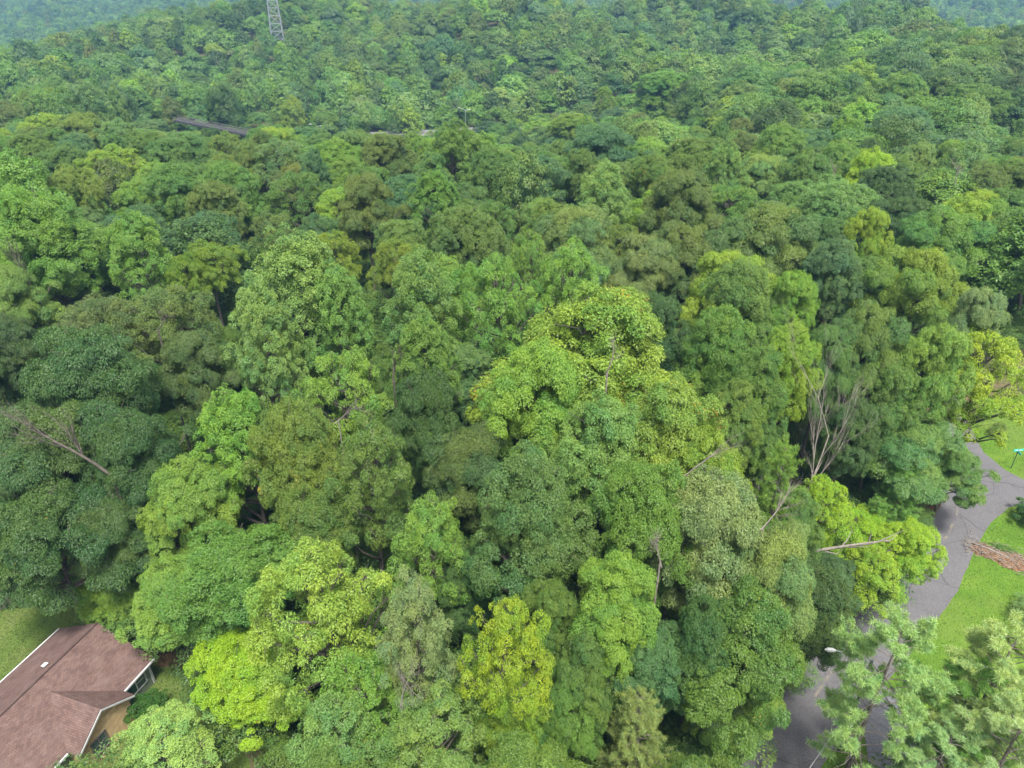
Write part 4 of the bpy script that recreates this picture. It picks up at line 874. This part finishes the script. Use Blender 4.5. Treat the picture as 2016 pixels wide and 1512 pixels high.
c.tube([(-2.8, .35, .15), (-1.2, .1, .30), (0.4, -.1, .28), (1.9, -.35, .16)], [.09, .085, .07, .04], 8); c.build('branches', M_DEAD, r)
bush('hedge', X+.6, Y+1.0, .5, 2.2, 'mid', 'low green sprout along the brush heap', seed=33, cat='bush', mesh=BM3)

# ------------------------------------------------------------------ dead and fallen trees
M_SNAG = noisy('grey_snag', [(0.3, (0.17, 0.15, 0.13)), (0.7, (0.30, 0.27, 0.24))], 3.0, 0.9, 0.1, 0.5, 0.03)
def dead(name, px, py, H, seed, label, lean=(0, 0), spread=.42, m=None, r0=.16, levels=3, z=0):
    X, Y, t = on_plane(px, py, z); r = empty(name, (X, Y, 0), seed*.7, label=label, cat='tree'); r.rotation_euler = (math.radians(lean[0]), math.radians(lean[1]), seed*.7)
    link('branches', bare_tree('dead_branches', seed, H, spread, m or M_SNAG, levels, r0), r); return r
dead('dead_tree', 1630, 765, 23, 3, 'tall bare grey dead tree standing in front of the wood, right', spread=.2, r0=.13, levels=4, z=19.5)
dead('dead_tree', 1664, 880, 12, 8, 'short many-branched bare tree right of the tall dead tree', spread=.45, r0=.09, levels=3, z=9)
dead('dead_tree', 1600, 800, 15, 5, 'thin leaning bare tree left of the tall dead tree', lean=(2, -3), spread=.3, r0=.06, z=13)
X0, Y0, _ = on_plane(1588, 1092, 9.0); X1, Y1, _ = on_plane(1748, 1064, 11.5)
lg = empty('fallen_log', (0, 0, 0), label='broken grey trunk leaning out over the yellow crowns beside the road', cat='log')
b = MB(); P0, P1 = np.array([X0, Y0, 9.0]), np.array([X1, Y1, 11.5]); P0 = P0-(P1-P0)*.7
b.tube([P0+(P1-P0)*f+[0, 0, .25*math.sin(f*3.1)] for f in np.linspace(0, 1, 8)], [.15, .15, .14, .13, .12, .1, .07, .04], 8)
b.build('log', M_DEAD, lg); b = MB(); rg = np.random.default_rng(2)
for f in (.55, .65, .72, .8, .86, .92, .97):
    p = P0+(P1-P0)*f; d = norm(rg.normal(0, .6, 3)+norm(P1-P0)*.9); b.tube([p, p+d*.9, p+d*2+rg.normal(0, .3, 3)], [.06, .04, .015], 5, False)
b.build('twig', M_DEAD, lg)
# bare limbs poking out of living crowns
def limbs(px, py, z, H, seed, label, lean, m=None, spread=.5, r0=.14, trunk=True):
    d = ray(px, py); t = (CAMZ-z)/(-d[2]); X, Y = d[0]*t, d[1]*t
    r = empty('bare_tree', (X, Y, z), 0, label=label, cat='tree'); r.rotation_euler = (math.radians(lean[0]), math.radians(lean[1]), 0)
    link('branches', bare_tree('bare_branches', seed, H*.72, spread, m, 3, r0*.62), r)
    b = MB(); M = r.rotation_euler.to_matrix().inverted(); e = M @ Vector((0, 0, -z-.3)); b.tube([(0, 0, .1), tuple(np.array(e)*.5), tuple(e)], [r0*.62, r0*.9, r0*1.3], 7); 
    if trunk: b.build('trunk', m or M_DEAD, r)
    return r
limbs(225, 940, 15.5, 14, 21, 'forked grey bare-limbed tree showing through the big dark oaks, left', (12, -38), M_BARK, .42, .24)
limbs(160, 880, 16.5, 9, 22, 'pale bare boughs left of the forked grey limbs', (20, -70), M_DEAD, .4, .12)
limbs(86, 610, 13, 14, 23, 'pale straight trunk rising through the bright tree at the left edge', (0, -8), M_BARK, .3, .26)
limbs(1300, 1110, 17.5, 5, 24, 'small bare forked branches above the feathery green tree', (0, -20), M_DEAD, .7, .1)
limbs(1350, 935, 20.5, 7, 25, 'bare pale branches beside the lime-tipped tree', (10, 38), M_DEAD, .4, .1)
limbs(1195, 735, 24.2, 5, 26, 'grey bare twigs in the top of the huge sweetgum', (0, 15), M_DEAD, .6, .1)
limbs(1500, 1040, 19.5, 6, 27, 'bare grey top of the pale tree beside the leaning pine', (-5, 35), M_DEAD, .45, .09)
limbs(790, 1385, 13.5, 6, 28, 'white-barked bare stem in the sparse tree at the bottom', (0, 16), M_DEAD, .5, .08)
limbs(1880, 860, 5.0, 7, 29, 'dark bare limbs of the tree leaning over the road bend', (-5, 42), M_DARKBARK, .5, .2)
limbs(1880, 360, 19.5, 7, 31, 'pale dead treetop among the olive trees, upper right', (0, 0), M_DEAD, .55, .12, trunk=False)
limbs(1630, 368, 18, 7, 34, 'bare grey twiggy tree below the pale upright tree, upper right', (0, 12), M_DEAD, .5, .12)
limbs(665, 830, 21, 5, 35, 'white twigs at the base of the light loose crown', (0, 50), M_DEAD, .5, .07)
limbs(775, 750, 17, 6, 36, 'trunk and side bough under the light-tipped poplar', (0, 8), M_BARK, .4, .2)
limbs(310, 650, 19.5, 6, 37, 'fan of bare limbs at the right of the olive layered crown', (0, 40), M_BARK, .5, .12)

# ------------------------------------------------------------------ street sign, lamp, wire, litter bin
X, Y, t = on_plane(1990, 922); r = empty('street_sign', (X, Y, 0), math.radians(8), label='green street-name sign on a dark post at the lawn corner', cat='street sign')
M_SIGN = mat('sign_green', (0.03, 0.42, 0.36), 0.4, 0.4); M_POST = mat('dark_post', (0.03, 0.06, 0.05), 0.5, 0.4)
b = MB(); b.tube([(0, 0, 0), (0, 0, 2.75)], [.045, .045], 8); b.build('post', M_POST, r)
b = MB(); b.box(-.62, .62, -.02, .02, 2.45, 2.72); s_ = b.build('sign_blade', M_SIGN, r); b = MB(); b.box(-.42, .42, -.026, -.0205, 2.53, 2.64); b.build('lettering', mat('sign_white', (.4, .47, .46), .5), s_)
b = MB(); b.box(-.02, .02, -.5, .5, 2.2, 2.43); b.build('sign_blade', M_SIGN, r)

X, Y, t = on_plane(1650, 1478); r = empty('street_lamp', (X, Y, 0), 0, label='dark green street lamp with a white head over the road, lower right', cat='street lamp')
M_GREENPOLE = mat('dark_green_pole', (0.03, 0.055, 0.045), 0.6, 0.3)
b = MB(); b.tube([(0, 0, 0), (0, 0, 5), (0, 0, 10.0)], [.15, .125, .1], 10); b.build('pole', M_GREENPOLE, r)
b = MB(); b.tube([(0, 0, 9.7), (-.6, .1, 10.1), (-1.6, .25, 10.4), (-2.5, .4, 10.5)], [.05, .045, .04, .035], 6); b.build('arm', M_METAL, r)
b = MB(); b.tube([(-2.4, .38, 10.5), (-2.6, .41, 10.5), (-2.9, .46, 10.48), (-3.1, .5, 10.46)], [.06, .15, .16, .05], 8); b.build('lamp_head', M_WHITE, r)
LX, LY = X, Y
w = MB(); A0 = np.array([LX, LY, 6.8]); d_ = ray(1585, 1525); tt = (CAMZ-7.2)/(-d_[2]); B0 = np.array([d_[0]*tt, d_[1]*tt, 7.2])
w.tube([A0+(B0-A0)*f+[0, 0, -.5*math.sin(math.pi*min(f, 1)/1.0)*.4] for f in np.linspace(0, 1.3, 9)], [.018]*9, 4)
tag(w.build('overhead_wire', mat('wire', (.25, .25, .25), .6), None), 'thin pale overhead wire running from the street lamp across the road', 'wire')

# ------------------------------------------------------------------ highway lamps, poles, overpass, vehicles
def at_px(px, py, dist):                                             # point on the view ray at horizontal distance
    d = ray(px, py); t = dist/d[1]; return d[0]*t, dist, CAMZ+d[2]*t
def hlamp(px, py_top, dist, label, H=12, arms=1.9, rise=.55):
    X, Y, Z = at_px(px, py_top, dist); zb_ = float(terrain(X, Y)); H = Z-zb_
    r = empty('highway_lamp', (X, Y, zb_), math.radians(8), label=label, cat='street lamp', group='double-armed highway lamps')
    b = MB(); b.tube([(0, 0, 0), (0, 0, H*.5), (0, 0, H)], [.16, .14, .11], 8); b.build('pole', M_METAL, r)
    for s in (-1, 1):
        L = arms*(1.25 if s < 0 else .85); up = rise*(1.9 if s < 0 else .5)
        b = MB(); b.tube([(0, 0, H-.1), (s*L*.5, 0, H+up*.6), (s*L, 0, H+up)], [.09, .08, .07], 6); a = b.build('arm', M_METAL, r)
        b = MB(); b.box(s*L-.1 if s > 0 else s*L-.75, s*L+.75 if s > 0 else s*L+.1, -.2, .2, H+up-.08, H+up+.12); b.build('lamp_head', M_WHITE, a)
hlamp(916, 217, 335, 'double-armed lamp above the pale strip of highway, upper centre')
hlamp(624, 249, 320, 'lamp head just showing over the treetops right of the overpass')
hlamp(1147, 188, 372, 'double-armed lamp right of the plain pole, upper centre right', rise=1.0)
for (px, py, dist, lab, hh_) in ((1100, 162, 365, 'plain pale pole left of the right-hand highway lamp', 0), (1220, 168, 385, 'thin grey pole beside the small lime tree', 0)):
    X, Y, Z = at_px(px, py, dist); z0 = float(terrain(X, Y)); r = empty('utility_pole', (X, Y, z0), label=lab, cat='pole')
    b = MB(); b.tube([(0, 0, 0), (0, 0, Z-z0)], [.3, .22], 8); b.build('pole', M_METAL, r); b = MB(); b.box(-.3, .5, -.3, .3, Z-z0, Z-z0+.5); b.build('cap', M_WHITE, r)
# overpass
A_ = np.array(at_px(340, 232, 300)); B_ = np.array(at_px(640, 291, 300)); dv = B_-A_; Lr = float(np.linalg.norm(dv[:2]))
ov = empty('overpass', tuple(A_), math.atan2(dv[1], dv[0]), label='highway overpass with twin guard rails glimpsed between treetops, upper left', cat='bridge')
dz = dv[2]; M_CONC = noisy('bridge_concrete', [(0.3, (.09, .088, .085)), (.7, (.14, .135, .13))], .6)
def sl_box(b, y0, y1, z0, z1, x0=0, x1=1):
    xa, xb = Lr*x0, Lr*x1; za, zb2 = dz*x0, dz*x1
    b.add([(xa, y0, za+z0), (xb, y0, zb2+z0), (xb, y1, zb2+z0), (xa, y1, za+z0), (xa, y0, za+z1), (xb, y0, zb2+z1), (xb, y1, zb2+z1), (xa, y1, za+z1)], [(3,2,1,0),(4,5,6,7),(0,1,5,4),(1,2,6,5),(2,3,7,6),(3,0,4,7)])
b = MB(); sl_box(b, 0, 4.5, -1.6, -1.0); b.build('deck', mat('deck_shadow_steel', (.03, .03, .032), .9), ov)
for y in (0, 4.3):
    for z in (.25, -.45):
        b = MB(); sl_box(b, y, y+.12, z-.08, z+.08); b.build('guard_rail', M_CONC, ov)
    for i in range(0, 21):
        b = MB(); sl_box(b, y+.13, y+.28, -1.0, .4, i/20-.0015 if i else 0, i/20+.0015); b.build('rail_post', M_CONC, ov)
for f in (.25, .55, .81):
    b = MB(); b.box(Lr*f-.9, Lr*f+.9, 1, 3.5, dz*f-14, dz*f-1.61); b.build('pier', M_CONC, ov)
# vehicles on the visible bit of highway
def vehicle(px, py, dist, rz, colr, name, cat_, label, L=5.4, H=2.2):
    X, Y, Z = at_px(px, py, dist); r = empty(name, (X, Y, -12.98), rz, label=label, cat=cat_)
    body = MB(); y0, y1 = -.95, .95
    prof = [(-L/2, .45), (-L/2, H*.55), (-L*.46, H), (L*.18, H), (L*.34, H*.58), (L*.5, H*.5), (L*.5, .45)]
    n_ = len(prof); body.add([(x, y0, z) for x, z in prof]+[(x, y1, z) for x, z in prof], [tuple(range(n_)), tuple(range(2*n_-1, n_-1, -1))]+[(i, i+n_, (i+1) % n_+n_, (i+1) % n_) for i in range(n_)])
    body.build('body', mat(name+'_paint', colr, .3, .5), r)
    g_ = MB(); g_.box(-L*.42, L*.16, y0-.012, y0-.002, H*.6, H*.9); g_.box(-L*.42, L*.16, y1+.002, y1+.012, H*.6, H*.9); g_.build('window', M_GLASS, r)
    for x in (-L*.32, L*.32):
        for y in (y0-.02, y1-.18):
            q = MB(); q.tube([(x, y, .36), (x, y+.2, .36)], [.36, .36], 12); q.build('wheel', M_DARKFRAME, r)
vehicle(968, 252, 340, math.radians(20), (.75, .77, .8), 'white_van', 'van', 'white van on the highway right of the double-armed lamp')
vehicle(948, 254, 338, math.radians(20), (.12, .25, .5), 'blue_car', 'car', 'small blue car behind the white van', 4.3, 1.5)
# lattice tower
TX, TY, TZ = on_terrain(545, 64, 17); z0 = float(terrain(TX, TY)); tw = empty('lattice_tower', (TX, TY, z0), math.radians(12), label='grey steel lattice tower rising from the far wood, top left', cat='tower')
TH = 63-z0; M_STEEL = mat('tower_steel', (.26, .28, .31), .5, .4, .3)
wa = lambda z: 4.4-(z/TH)*2.7
seg = np.linspace(0, TH-1, 15)
for sx, sy in ((-1, -1), (1, -1), (1, 1), (-1, 1)):
    b = MB(); b.tube([(sx*wa(z), sy*wa(z), z) for z in seg], [.2]*len(seg), 4); b.build('leg', M_STEEL, tw)
cs = [(-1, -1), (1, -1), (1, 1), (-1, 1)]
for q in range(4):
    a_, c_ = cs[q], cs[(q+1) % 4]; b = MB()
    for i in range(len(seg)-1):
        za, zc_ = seg[i], seg[i+1]; wa0, wa1 = wa(za), wa(zc_)
        b.bar((a_[0]*wa0, a_[1]*wa0, za), (c_[0]*wa1, c_[1]*wa1, zc_), .11, 3); b.bar((c_[0]*wa0, c_[1]*wa0, za), (a_[0]*wa1, a_[1]*wa1, zc_), .11, 3)
        b.bar((a_[0]*wa1, a_[1]*wa1, zc_), (c_[0]*wa1, c_[1]*wa1, zc_), .12, 3)
    b.build('bracing', M_STEEL, tw)
# platform on the far slope
PX, PY, PZ = at_px(1075, 96, 470); pf = empty('platform', (PX, PY, PZ-4), math.radians(-4), label='small brown wooden platform with posts on the far slope, top centre', cat='platform')
b = MB(); b.box(-6.5, 6.5, -3, 3, 3.6, 4.1); b.build('deck', M_WOOD, pf)
b = MB(); b.box(-6.6, 6.6, -3.15, -3.02, 4.3, 4.9); b.build('rail', M_WOOD, pf)
for x in (-6, -2, 2, 6):
    for y in (-2.8, 2.8):
        b = MB(); b.box(x-.2, x+.2, y-.18, y+.18, -6, 3.59); b.build('post', M_WOOD, pf)
for x in (3.0, 5.8, -.5, -1.6):
    b = MB(); b.tube([(x, 0, 4.1), (x, 0, 8.5 if x > 3 else 6.5)], [.14, .12], 5); b.build('pole', M_WOOD, pf)
# glimpse of a lane in the hollow on the right
X, Y, t = on_terrain(1970, 276); rr_ = 7; z = float(max(terrain(X+a, Y+b_) for a in (-4, 0, 4) for b_ in (-6, 0, 6)))+.1
b = MB(); b.slab([(X-5, Y-8, z), (X+5, Y-8, z), (X+4, Y+12, z), (X-1, Y+12, z)], 1.0)
tag(b.build('lane', M_DRIVE), 'grey lane glimpsed in the hollow at the upper right', kind='structure')
# pale clearing near the horizon
FX, FY, _ = on_terrain(1665, 4, 12)


# ------------------------------------------------------------------ haze
zb = float(GZ.min())-1.0
mb = MB(); mb.box(-5990, 5990, -119, 5990, zb, 66.0)
hz = mb.build('haze', None); hm = bpy.data.materials.new('haze_air'); hm.use_nodes = True; N, L = hm.node_tree.nodes, hm.node_tree.links; N.clear()
o_ = N.new('ShaderNodeOutputMaterial'); v_ = N.new('ShaderNodeVolumePrincipled'); v_.inputs['Color'].default_value = (*HAZE_COLOR, 1); v_.inputs['Density'].default_value = HAZE_DENSITY
L.new(v_.outputs[0], o_.inputs['Volume']); hz.data.materials.append(hm); tag(hz, 'thin blue summer haze over the woods', kind='stuff')
